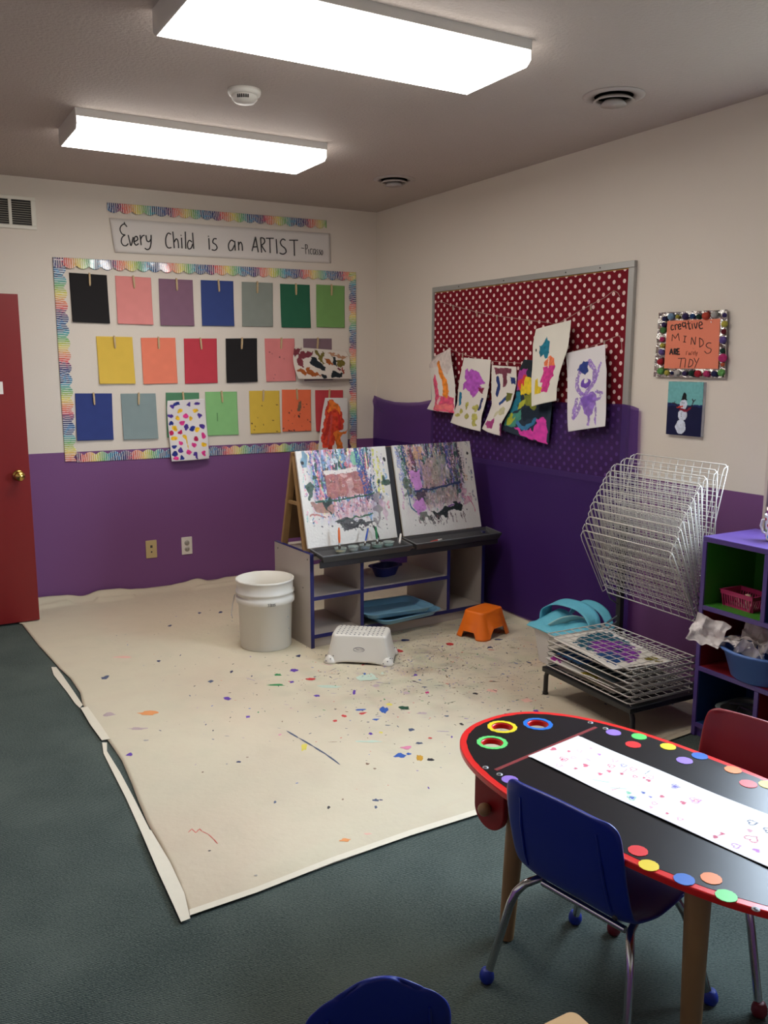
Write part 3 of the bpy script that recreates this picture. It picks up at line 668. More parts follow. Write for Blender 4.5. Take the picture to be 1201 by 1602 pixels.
a.poly([(.2,.04),(.4,.05),(.7,.17),(.66,.28),(.45,.2),(.2,.25)], og, .04, .3); a.poly([(.45,.6),(.62,.55),(.86,.94),(.7,1),(.58,.85)], og, .03, .3); a.poly([(.55,.56),(.75,.6),(.96,.54),(.9,.6),(.7,.68)], og, .03)
a.line([(.3,.25),(.15,.7)], .1, dr_, .03, .7); a.line([(.62,.3),(.66,.52)], .12, C(200,48,50), .03, .8); a.line([(.35,.3),(.28,.8)], .07, C(190,80,80), .03, .7)
px_sheet('painting', [(508.4,622.4),(505,640),(500,672),(494,712)], [(543.3,622.4),(543.6,650),(543,680),(542.6,712)], back, a, 'narrow painting with red and orange streaks, lower right of the display', 'painting', 0.03, 0.02, 0.02, 'childrens paintings on the back wall', 0.004, 3)

# ------------------------------------------------------------------ right wall: board, sheet, garlands, paintings, signs
BD = empty('bulletin_board', (0, -1.572, 0.85), 0, 'red bulletin board with white polka dots and a grey metal frame', 'bulletin board')
by0, by1, bz0, bz1 = -0.838, 0.838, 0.0, 1.038           # local y (0.838 is the corner side), z
dm, n, l, b = _bsdf('polka_dot_fabric')
g = n.new('ShaderNodeNewGeometry'); spx = n.new('ShaderNodeSeparateXYZ'); l.new(g.outputs['Position'], spx.inputs[0])
def mnode(op, a=None, b_=None, v2=None):
    q = n.new('ShaderNodeMath'); q.operation = op
    for i, x in enumerate((a, b_)):
        if x is None: continue
        if isinstance(x, (int, float)): q.inputs[i].default_value = x
        else: l.new(x, q.inputs[i])
    return q.outputs[0]
PY, PZ, RD = 0.066, 0.0535, 0.0096
def lattice(oy, oz):
    fy = mnode('MULTIPLY', mnode('SUBTRACT', mnode('FRACT', mnode('ADD', mnode('DIVIDE', mnode('ADD', spx.outputs['Y'], 20.0), PY), oy)), 0.5), PY)
    fz = mnode('MULTIPLY', mnode('SUBTRACT', mnode('FRACT', mnode('ADD', mnode('DIVIDE', mnode('ADD', spx.outputs['Z'], 20.0), PZ), oz)), 0.5), PZ)
    return mnode('LESS_THAN', mnode('SQRT', mnode('ADD', mnode('MULTIPLY', fy, fy), mnode('MULTIPLY', fz, fz))), RD)
dots_ = mnode('MAXIMUM', lattice(0, 0), lattice(.5, .5))
mx = n.new('ShaderNodeMix'); mx.data_type = 'RGBA'; l.new(dots_, mx.inputs['Factor'])
mx.inputs['A'].default_value = (*C(116, 14, 30), 1); mx.inputs['B'].default_value = (*C(236, 212, 206), 1)
l.new(mx.outputs['Result'], b.inputs['Base Color']); b.inputs['Roughness'].default_value = 0.8; b.inputs['Specular IOR Level'].default_value = 0.2
MB().box(-0.012, 0, by0+.03, by1-.02, bz0+.02, bz1-.035).build('fabric_panel', dm, BD)
MB().box(-0.009, 0, by0+.026, by1-.016, bz0+.02, bz1-.02).build('cork_backing', K('cork', C(196, 152, 74), 0.85, noise=0.25, scale=120), BD)
alu = K('grey_metal_frame', C(172, 171, 166), 0.42, 0.45)
for nm, bb in (('top', (by0, by1, bz1-.03, bz1)), ('bottom', (by0, by1, bz0, bz0+.03)), ('near', (by0, by0+.036, bz0+.03, bz1-.03)), ('far', (by1-.02, by1, bz0+.03, bz1-.03))):
    r = MB().box(-0.02, 0, *bb).build('frame_rail', alu, BD, bev=0.002)
    if nm == 'top':
        sc = MB()
        for yy in (-.62, -.38, .12, .55): sc.lathe([(0.0035, 0), (0.0035, 0.002), (0.0004, 0.002)], 10, (-0.0205, yy, bz1-.015), 0, Matrix.Rotation(-PI/2, 4, 'Y'))
        sc.build('screws', K('dark_screw', C(80, 78, 74), 0.5, 0.5), r)

# sheer purple plastic sheet hanging over the board's lower half, down to the floor
sh, n, l, b = _bsdf('sheer_purple_plastic')
tr = n.new('ShaderNodeBsdfTransparent'); tr.inputs[0].default_value = (*C(188, 152, 214), 1)
mxs = n.new('ShaderNodeMixShader'); mxs.inputs[0].default_value = 0.50
b.inputs['Base Color'].default_value = (*C(70, 44, 116), 1); b.inputs['Roughness'].default_value = 0.5
l.new(tr.outputs[0], mxs.inputs[1]); l.new(b.outputs[0], mxs.inputs[2]); l.new(mxs.outputs[0], n['Material Output'].inputs[0])
hh, ww = 90, 160
u = np.linspace(0, 1, ww)[None, :]; v = np.linspace(0, 1, hh)[:, None]
yk = np.array([0, .04, .08, .14, .2, .26, .30, .6, .96, 1.0]); Yt = -0.012+u*(-2.487+0.012)
zt = np.interp(u, [0, .02, .06, .12, .18, .24, .295, .6, .962, .985, 1.0], [1.205, 1.198, 1.182, 1.170, 1.172, 1.180, 1.200, 1.222, 1.238, 1.232, 1.222])
zb = 0.035
Yb = -0.015+u*(-2.50+0.015)
Yg = Yt*(1-v)+Yb*v+0.004*np.sin(9*v+14*u)
Zg = zt*(1-v)+zb*v
fold = 0.010*np.exp(-((v-.035-.05*np.abs(np.sin(u*9)))/.02)**2)*(u < .3)
Xg = -(0.026+0.010*v+0.004*np.sin(u*40+2*np.sin(v*4))*(0.2+v)+0.004*np.sin(u*17+v*3)+fold)
Xg = np.where((u > .295) & (u < .965), np.minimum(Xg, -0.024), Xg)
o = grid('plastic_sheet', np.stack([Xg, Yg, Zg], -1), sh)
setp(o, 'sheer purple plastic sheet hung from the polka dot board down to the floor', 'sheet')
# gathered top hem, pinned up in a knot at the corner
kn = empty('pinned_corner', (-0.03, -0.02, 1.2)) if False else None

# garlands: strings with small clips
twine = K('pale_twine', C(178, 150, 140), 0.8)
def zz5(x, y): return (660+x/6.005, 400+y/6.005)
def zz6(x, y): return (840+x/6.673, 400+y/6.673)
up_px = [zz5(122,445), zz5(168,430), zz5(293,470), zz5(518,530), zz5(706,566), zz5(1010,608), zz5(1201,630), zz6(155,712), zz6(225,705), zz6(330,645), zz6(430,585), zz6(565,510), zz6(700,440), zz6(800,365), zz6(840,385), zz6(862,425)]
lo_px = [zz5(105,825), zz5(150,810), zz5(280,885), zz5(383,925), zz5(522,965), zz5(650,990), zz5(808,1003), zz5(930,1010), (850,560), (876,556), (892,551), zz6(545,955), zz6(705,895), zz6(830,838), zz6(860,838), zz6(880,900), zz6(884,985)]
for pth, lab in ((up_px, 'thin pale string strung across the upper part of the polka dot board'), (lo_px, 'thin pale string of paintings strung low across the polka dot board')):
    setp(MB().tube([right(x, y, 0.040) for x, y in pth], 0.0014, 5).build('garland_string', twine), lab, 'string', 'strings across the polka dot board')
ROTR = -PI/2
minip = None
for (px, py), lab in ((zz5(293,462), 'tiny clip on the upper string, leftmost one'), (zz5(518,522), 'tiny clip on the upper string, second from the left'), (zz5(706,558), 'tiny clip on the upper string, third from the left'), (zz5(1010,600), 'tiny clip on the upper string, fourth from the left'),
    (zz6(155,705), 'tiny red-brown clip holding the left top of the teal fish painting'), (zz6(225,695), 'tiny clip right beside the red-brown clip on the teal fish painting'), (zz6(565,502), 'tiny pale clip on the rising right end of the upper string'),
    (zz5(383,912), 'grey clip holding the left top corner of the magenta flower painting'), (zz5(522,960), 'dark red clip at the top middle of the magenta flower painting'), (zz5(808,985), 'pale clip holding the top of the white painting with navy strokes'),
    (zz6(345,1010), 'dark clip at the left top corner of the lavender figure painting'), (zz6(545,940), 'red clip at the top middle of the lavender figure painting'), (zz6(705,885), 'pale clip at the right top corner of the lavender figure painting')):
    p = right(px, py, 0.046)
    o = empty('mini_clothespin', p, 0, lab, 'clothespin', 'tiny clips on the two strings')
    o.rotation_euler = (0, 0, -PI/2); o.scale = (.55, .55, .42)
    red = 'red' in lab
    pm = K('red_clip', C(130, 50, 48), 0.5) if red else K('pale_clip', C(176, 156, 138), 0.6)
    MB().prism([(-0.004, 0), (0.004, 0), (0.005, -0.02), (0.005, -0.055), (0.0035, -0.074), (-0.0035, -0.074), (-0.005, -0.055), (-0.005, -0.02)], 0.003, 0.0075, M=Mx).build('front_jaw', pm, o)
    MB().prism([(-0.004, 0), (0.004, 0), (0.005, -0.02), (0.005, -0.055), (0.0035, -0.072), (-0.0035, -0.072), (-0.005, -0.055), (-0.005, -0.02)], -0.003, 0.0015, M=Mx).build('rear_jaw', pm, o)

def q1(x, y): return (660+x/4.003, 490+y/4.003)
G_ = 'childrens paintings hanging on the polka dot board'
PW = C(222, 216, 206)
a = Art(60, 110, PW, 21)
pi_, orr = C(216, 84, 116), C(224, 132, 48)
a.poly([(0,.0),(1,.0),(1,.25),(.8,.42),(.5,.3),(.0,.32)], C(208, 194, 186), .01)
a.poly([(.2,.5),(.3,.42),(.4,.52),(.42,.75),(.6,.74),(.7,.7),(.95,.78),(1,1),(.35,1),(.25,.8)], pi_, .03, .3); a.poly([(.4,.18),(.5,.2),(.72,.45),(.8,.6),(.76,.78),(.6,.74),(.58,.5)], orr, .03, .3)
a.poly([(.36,.82),(.5,.72),(.52,.8),(.44,.95)], C(226,180,180), .03); a.poly([(.3,.88),(.9,.86),(.95,.96),(.4,.96)], C(228,118,120), .04)
px_sheet('painting', [q1(105,268),q1(48,325),q1(68,430),q1(78,540),q1(45,600)], [q1(180,215),q1(196,330),q1(207,420),q1(215,520),q1(222,626)], right, a, 'curled pink and orange painting, leftmost on the polka dot board', 'painting', 0.05, 0.03, 0.02, G_, 0.006, 4, lambda u, v: 0.05*np.clip(.5-u, 0, 1)*np.clip(.35-v, 0, 1)*4)
a = Art(70, 120, PW, 22)
mg, olv = C(178, 88, 186), C(168, 162, 62)
a.poly([(.14,.19),(.25,.15),(.34,.2),(.45,.14),(.6,.16),(.7,.22),(.82,.27),(.88,.32),(.75,.36),(.8,.42),(.66,.48),(.58,.56),(.45,.46),(.3,.43),(.2,.45),(.15,.38),(.28,.32)], mg, .035, .25)
a.poly([(.72,.38),(.88,.4),(.86,.48),(.75,.44)], C(130, 40, 70), .02); a.poly([(.06,.5),(.16,.5),(.18,.68),(.08,.7)], C(40, 120, 150), .02); a.line([(.88,.55),(.86,.7)], .07, C(40,50,100), .02)
for x, y, rx, ry in ((.4,.66,.06,.05),(.7,.68,.09,.05),(.25,.78,.06,.05),(.17,.84,.08,.03),(.52,.82,.05,.05),(.78,.82,.08,.05),(.82,.91,.06,.05),(.42,.72,.03,.04)): a.ell(x, y, rx, ry, olv, .05, .35, .9)
px_sheet('painting', [q1(258,278),q1(241,400),q1(232,560),q1(190,685)], [q1(435,292),q1(424,420),q1(402,560),q1(386,640),q1(388,740)], right, a, 'painting of a magenta flower above olive green dabs on white paper', 'painting', 0.055, 0.015, 0.02, G_, 0.005, 5)
a = Art(60, 120, PW, 23)
mn, nv = C(116, 60, 74), C(38, 54, 110)
a.poly([(.1,.04),(.85,.02),(.8,.1),(.68,.1),(.66,.28),(.55,.3),(.52,.12),(.2,.12)], mn, .03, .3); a.line([(.3,.18),(.38,.28),(.3,.42)], .13, nv, .02); a.poly([(.8,.14),(.95,.15),(.98,.24),(.84,.24)], nv, .02)
a.line([(.46,.54),(.78,.42)], .1, C(40,70,130), .02); a.poly([(.68,.36),(.95,.36),(.92,.46),(.76,.5)], C(104,106,48), .03); a.ell(.72,.64,.13,.06, C(168,164,80), .05, .4, .6); a.ell(.5,.7,.08,.05, C(170,165,90), .05, .4, .5)
a.poly([(.1,.86),(.4,.83),(.5,.77),(.62,.82),(.62,.92),(.4,.94),(.05,.92)], C(160,64,120), .03); a.line([(.96,.84),(1,.98)], .08, C(120,50,90))
px_sheet('painting', [q1(435,325),q1(442,440),q1(445,570),q1(390,722)], [q1(592,335),q1(590,430),q1(560,590),q1(515,690),q1(515,768)], right, a, 'white painting with a maroon top and short navy strokes', 'painting', 0.06, 0.015, 0.02, G_, 0.006, 6)
a = Art(90, 120, C(40, 52, 66), 24)
a.poly([(.0,.0),(1,.0),(1,.12),(.0,.16)], C(34,40,46), .03); a.poly([(.0,.15),(.28,.12),(.3,.24),(.1,.4),(.0,.4)], C(170,66,150), .04); a.poly([(.02,.28),(.3,.22),(.28,.36),(.1,.42)], C(220,70,70), .04)
a.poly([(.2,.26),(.6,.2),(.6,.3),(.42,.48),(.14,.44)], C(230,200,50), .05); a.poly([(.5,.3),(.68,.28),(.8,.5),(.6,.58),(.5,.46)], C(40,130,150), .05); a.poly([(.0,.44),(.14,.44),(.2,.66),(.02,.74)], C(40,120,140), .04)
a.poly([(.2,.46),(.44,.42),(.56,.54),(.66,.58),(.56,.62),(.3,.56)], C(128,134,50), .05); a.poly([(.14,.56),(.28,.52),(.3,.62),(.18,.66)], C(170,176,60), .04)
a.poly([(.0,.74),(.3,.68),(.36,.84),(.2,.9),(.0,.92)], C(70,140,120), .05); a.poly([(.05,.78),(.16,.74),(.2,.86),(.08,.9)], C(170,180,60), .05); a.poly([(.28,.9),(.5,.92),(.62,.86),(.72,.9),(.7,.72),(.86,.68),(.98,.9),(.96,1),(.5,1)], C(214,66,164), .035, .2)
a.line([(.3,.84),(.52,.9),(.66,.8),(.7,.7)], .07, C(60,120,160), .03); a.poly([(.3,.62),(.6,.62),(.8,.56),(.95,.6),(.9,.7),(.66,.72),(.5,.8),(.32,.74)], C(28,40,54), .04)
px_sheet('painting', [q1(640,290),q1(604,380),q1(588,530),q1(535,650),q1(515,732)], [q1(770,300),q1(800,420),q1(822,580),q1(815,700),q1(803,822)], right, a, 'dark multicoloured painting with a bright pink lower corner', 'painting', 0.045, 0.01, 0.015, G_, 0.004, 7)
a = Art(80, 120, C(226, 222, 208), 25)
a.poly([(.2,.24),(.33,.2),(.38,.14),(.46,.2),(.52,.34),(.5,.42),(.42,.42),(.34,.36),(.26,.38),(.2,.3)], C(36,118,140), .025, .25)
a.poly([(.46,.43),(.55,.38),(.72,.46),(.8,.54),(.45,.52),(.42,.47)], C(232,122,80), .02); a.poly([(.42,.52),(.8,.53),(.82,.66),(.74,.78),(.7,.86),(.5,.86),(.5,.75),(.42,.7),(.48,.6)], C(206,62,136), .025, .2)
a.line([(.53,.43),(.6,.54)], .03, C(236,210,190)); a.poly([(.2,.68),(.28,.66),(.34,.76),(.52,.8),(.48,.87),(.2,.86)], C(220,190,52), .02); a.ell(.1,.28,.02,.02, C(60,60,60), .02)
px_sheet('painting', [q1(718,100),q1(696,200),q1(690,400),q1(709,585)], [q1(928,42),q1(919,220),q1(874,380),q1(856,470),q1(855,548)], right, a, 'large white painting with a teal fish shape and a pink patch, hung highest', 'painting', 0.075, 0.014, 0.02, G_, 0.005, 8)
a = Art(80, 130, C(224, 220, 220), 26)
lv, dv = C(142, 104, 190), C(112, 78, 172)
for pts, w_ in (([(.4,.2),(.3,.35),(.3,.48),(.42,.55)], .1), ([(.6,.17),(.72,.28),(.74,.42),(.6,.52),(.45,.62),(.38,.7),(.24,.82)], .1), ([(.88,.22),(.8,.36),(.74,.44)], .05), ([(.42,.55),(.7,.66),(.86,.64),(.92,.58),(.8,.55)], .06), ([(.62,.76),(.6,.95)], .06), ([(.76,.7),(.76,.96)], .04), ([(.3,.62),(.18,.83)], .1)): a.line(pts, w_, lv, .02, .85, .3, .2)
a.poly([(.4,.62),(.7,.54),(.82,.62),(.72,.8),(.6,.88),(.48,.8)], lv, .04, .3, .95); a.ell(.52,.43,.13,.06, dv, .02); a.ell(.52,.40,.06,.035, C(224,220,220), .02); a.poly([(.34,.19),(.46,.14),(.6,.18),(.56,.29),(.5,.33),(.4,.3),(.34,.27)], C(46,64,128), .03)
a.line([(.35,.22),(.3,.24)], .04, C(60,80,150)); a.poly([(.34,.6),(.7,.58),(.68,.68),(.5,.74)], dv, .04, .3, .6)
px_sheet('painting', [q1(900,252),q1(905,330),q1(913,500),q1(931,742)], [q1(1145,195),q1(1150,280),q1(1163,360),q1(1160,520),q1(1158,708)], right, a, 'white painting of a lavender figure with a navy head, rightmost on the board', 'painting', 0.06, 0.012, 0.015, G_, 0.004, 9)

# foil-framed sign with pom-poms
def q2(x, y): return (1000+x/5.975, 470+y/5.975)
p0 = right(*q2(155, 712)); p1 = right(*q2(822, 725)); p2 = right(*q2(845, 88)); p3 = right(*q2(208, 115))
SG = empty('craft_sign', (0, (p0.y+p1.y)/2, min(p0.z, p1.z)), 0, 'orange handwritten sign about untidy creative minds, framed in foil and pom-poms', 'sign')
foil = mat('crinkled_foil', C(196, 192, 188), 0.22, 1.0, noise=0.1, scale=60, bump=1.0, bscale=45)
hh, ww = 40, 40
u = np.linspace(0, 1, ww)[None, :]; v = np.linspace(0, 1, hh)[:, None]
P = bil([(-.01, p3.y, p3.z), (-.01, p2.y, p2.z), (-.01, p1.y, p1.z), (-.01, p0.y, p0.z)], u+0*v, v+0*u)
P[..., 0] -= 0.006*vnoise(hh, ww, 2.2, rng)
grid('foil_board', P, foil, parent=SG, origin=SG.location, solid=0.004, smooth=False, offset=1)
c4 = [right(*q2(*c_), 0.019) for c_ in ((262,192),(754,170),(735,640),(230,635))]
MB().add([tuple(c) for c in c4], [(0, 3, 2, 1)]).build('paper_panel', K('orange_paper', C(228, 128, 98), 0.7, noise=.03, scale=10), SG, origin=SG.location, solid=0.001)
def t2(x, y): return right(*q2(x, y), 0.0205)
thick = [[(318,236),(302,231),(295,254),(302,276),(320,268)],[(330,228),(336,276)],[(331,240),(344,224),(358,230)],[(364,250),(386,240),(380,220),(366,226),(362,250),(372,270),(388,262)],[(424,214),(406,206),(400,228),(412,248),(428,232)],[(428,202),(436,264)],[(455,192),(466,266),(478,262)],[(442,220),(476,212)],[(490,216),(496,266)],[(488,200),(488,203)],[(510,212),(526,262),(540,206)],[(557,234),(585,224),(578,202),(560,206),(556,236),(568,264),(590,258)]]
mids = [[(303,380),(308,318)],[(308,318),(335,356)],[(335,356),(362,308)],[(362,308),(372,376)],[(425,335),(420,388)],[(412,332),(438,335)],[(408,388),(432,390)],[(480,412),(488,345)],[(488,345),(518,415)],[(518,415),(525,340)],[(560,350),(562,435)],[(560,350),(590,372),(595,410),(562,438)],[(668,400),(645,395),(622,416),(635,440),(668,456),(660,486),(630,495),(608,475)],
 [(362,542),(426,540)],[(392,542),(378,628)],[(432,545),(422,628)],[(470,548),(455,625)],[(470,548),(498,565),(492,605),(455,625)],[(510,540),(528,580)],[(555,538),(515,630)]]
are = [[(283,505),(298,452)],[(298,452),(312,505)],[(288,487),(310,487)],[(325,505),(325,453)],[(325,453),(341,458),(339,475),(325,480)],[(328,480),(344,505)],[(372,451),(352,451)],[(352,451),(352,504)],[(352,504),(375,503)],[(352,478),(370,478)]]
rar = [[(436,510),(438,480),(450,475)],[(468,484),(458,495),(464,510),(472,490),(474,510)],[(484,510),(485,482),(496,478)],[(501,497),(512,491),(506,481),(499,497),(509,510)],[(520,470),(521,510)],[(528,485),(533,500),(542,482)],[(538,495),(528,522)]]
for strokes, wd in ((thick, .0042), (mids[:14], .0028), (mids[14:], .0028), (are, .0058)):
    mb = MB(); ribbon_strokes(strokes, t2, wd, 0, mb); mb.build('handwritten_word', K('black_marker', C(38, 36, 38), 0.6), SG, origin=SG.location)
mb = MB(); ribbon_strokes(rar, t2, 0.0018, 0, mb); mb.build('handwritten_word', K('brown_marker', C(150, 84, 60), 0.6), SG, origin=SG.location)
PCOL = {'nv': (40,44,96), 'lb': (140,176,208), 'oy': (190,180,70), 'dp': (60,44,100), 'bl': (40,84,140), 'dg': (24,66,52), 'ro': (222,84,62), 'wh': (206,202,196), 'in': (58,44,110), 'ye': (212,200,80), 'ma': (128,24,44), 'pu': (116,96,168), 'hp': (226,60,136), 'og': (236,110,70), 'lg': (124,196,104), 'pk': (214,56,120), 'rd': (190,28,50), 'gn': (96,160,88)}
for x, y, r, c in ((232,172,24,'nv'),(295,152,34,'lb'),(355,152,20,'oy'),(430,150,32,'dp'),(495,147,25,'bl'),(555,152,25,'dg'),(620,145,36,'ro'),(700,132,32,'wh'),(795,138,22,'in'),(795,220,30,'ye'),(787,293,24,'ma'),(780,370,34,'pu'),(775,472,24,'dg'),(778,538,40,'hp'),(777,600,19,'og'),(765,675,34,'lg'),(698,686,28,'nv'),(625,686,30,'pk'),(545,685,34,'rd'),(483,680,27,'dg'),(420,683,24,'dp'),(352,680,32,'wh'),(303,678,18,'nv'),(253,676,25,'ye'),(196,660,34,'lg'),(194,573,32,'rd'),(205,483,30,'pu'),(212,422,24,'ye'),(210,364,25,'pk'),(220,278,30,'gn'),(227,227,24,'dp')):
    p = right(*q2(x, y), 0.024); rr = r/5.975*0.00272
    pm = K('pompom_'+c, C(*PCOL[c]), 0.95, noise=.25, scale=300, bump=1.0, bscale=500)
    MB().ball(p, rr, n=14, sc=(.8, 1.08, .98)).build('pom_pom', pm, SG, origin=SG.location)

# snowman canvas
p0 = right(*q2(278,1238)); p3 = right(*q2(300,742)); p2 = right(*q2(626,760)); p1 = right(*q2(585,1268))
cy_ = (p0.y+p2.y)/2; cw = 0.190; ch = 0.232; cz = 1.116
SC_ = empty('small_canvas', (0, cy_, cz), 0, 'small canvas painting of a snowman in a top hat under the foil sign', 'canvas painting')
MB().box(-0.017, 0, -cw/2, cw/2, 0, ch).build('stretched_canvas', K('canvas_edge', C(196, 198, 200), 0.7, noise=.2, scale=40), SC_, bev=0.002)
a = Art(96, 120, C(24, 26, 62), 31, .1)
a.poly([(0,0),(1,0),(1,.42),(.7,.44),(.4,.42),(0,.4)], C(112, 176, 176), .01, .08); a.poly([(0,.4),(.4,.42),(.7,.43),(1,.41),(1,.46),(0,.46)], C(30,44,92), .02)
wh = C(206, 212, 226)
a.ell(.47,.42,.11,.09, wh, .012); a.ell(.45,.62,.13,.11, wh, .012); a.ell(.42,.84,.15,.13, wh, .012)
a.poly([(.38,.34),(.58,.34),(.55,.31),(.54,.23),(.48,.2),(.43,.23),(.42,.31)], C(24,24,28), .008); a.poly([(.26,.475),(.46,.43),(.46,.47),(.3,.49)], C(206,70,50), .01)
a.line([(.38,.52),(.58,.53),(.66,.48)], .06, C(130,30,50), .015); a.line([(.58,.48),(.7,.46),(.75,.36),(.72,.32)], .025, C(50,34,44), .01); a.line([(.75,.36),(.8,.33)], .025, C(50,34,44)); a.line([(.3,.47),(.2,.4),(.14,.4)], .03, C(50,34,44), .01); a.line([(.2,.4),(.22,.37)], .02, C(50,34,44))
for x, y in ((.43,.39),(.48,.39),(.43,.57),(.42,.6),(.42,.64)): a.ell(x, y, .012, .009, C(30,30,34), 0)
u = np.linspace(0, 1, 96)[None, :]; v = np.linspace(0, 1, 120)[:, None]
P = bil([(-.0185, cw/2, ch), (-.0185, -cw/2, ch), (-.0185, -cw/2, 0), (-.0185, cw/2, 0)], u+0*v, v+0*u)
grid('painted_face', P, PAPER, a.a, parent=SC_)

# ------------------------------------------------------------------ storage cabinet with the easel on top
TH = math.radians(3.0)
CB = empty('storage_shelf', (-1.256, -1.553, 0.006), TH, 'grey open storage shelf with blue edges carrying the painting easel', 'shelf unit')
gl_ = K('grey_laminate', C(172, 162, 152), 0.45, noise=.03, scale=8); be = K('blue_edge_banding', C(30, 32, 92), 0.4)
CWd, CDp, CHt, t = 1.115, 0.40, 0.485, 0.018
def edged(name, bx_, edge):
    o = MB().box(*bx_).build(name, gl_, CB)
    MB().box(*edge).build('edge_band', be, o)
    return o
for x in (0, CWd-t):
    o = MB().box(x, x+t, 0.002, CDp, 0, CHt).build('side_panel', gl_, CB)
    MB().box(x-.0008, x+t+.0008, -0.001, 0.002, 0, CHt).box(x-.0008, x+t+.0008, -.001, CDp, CHt, CHt+.002).build('edge_band', be, o)
    if x == 0:
        sc = MB()
        for (yy, zz) in ((.03, .455), (.36, .455), (.08, .30)): sc.lathe([(0.004, 0), (0.004, 0.001), (0.0004, 0.001)], 10, (0, yy, zz), 0, Matrix.Rotation(-PI/2, 4, 'Y'))
        sc.build('screws', K('dark_screw', C(80, 78, 74), 0.5, 0.5), o)
D1, D2 = 0.292, 0.852
for x in (D1, D2):
    o = MB().box(x, x+t, 0.002, CDp-.01, 0.07, CHt-.03).build('divider', gl_, CB)
    MB().box(x-.0006, x+t+.0006, -0.001, 0.002, 0.07, CHt-.03).build('edge_band', be, o)
for x0_, x1_, z in ((t, D1, .247), (D1+t, D2, .247)):
    edged('shelf_board', (x0_, x1_, 0.002, CDp-.01, z, z+t), (x0_, x1_, -0.001, .002, z-.0006, z+t+.0006))
edged('bottom_board', (t, CWd-t, .002, CDp-.01, .05, .068), (t, CWd-t, -.001, .002, .0494, .0686))
MB().box(t, CWd-t, .004, CDp-.005, CHt-.032, CHt-.014).build('top_board', gl_, CB)
MB().box(t, CWd-t, .012, .028, 0, .05).build('kick_board', gl_, CB)
MB().box(D2+t, CWd-t, CDp-.02, CDp-.012, .068, CHt-.032).build('back_panel', gl_, CB)

EZ = empty('painting_easel', (-1.256, -1.553, 0.006+CHt-.014), TH, 'double wooden tabletop easel with two paint-covered white boards and black trays', 'easel')
zb0 = 0.0; wood = K('easel_wood', C(150, 116, 74), 0.6, noise=.15, scale=25)
BT = (0.20, 0.508)                     # apex y and height above the shelf top
def incl(yb, yt, zb, zt, x0_, x1_, thick):
    d = Vector((0, yt-yb, zt-zb)).normalized(); nrm = Vector((0, -d.z, d.y))*thick
    return d, nrm
def slab(mb, x0_, x1_, yb, zb, yt, zt, th, mi=0):
    d, nn = incl(yb, yt, zb, zt, x0_, x1_, th)
    a_ = [Vector((x0_, yb, zb)), Vector((x1_, yb, zb)), Vector((x1_, yt, zt)), Vector((x0_, yt, zt))]
    vs = a_+[p-nn for p in a_]
    mb.add(vs, [(0,1,2,3),(7,6,5,4),(0,4,5,1),(1,5,6,2),(2,6,7,3),(3,7,4,0)], mi); return mb
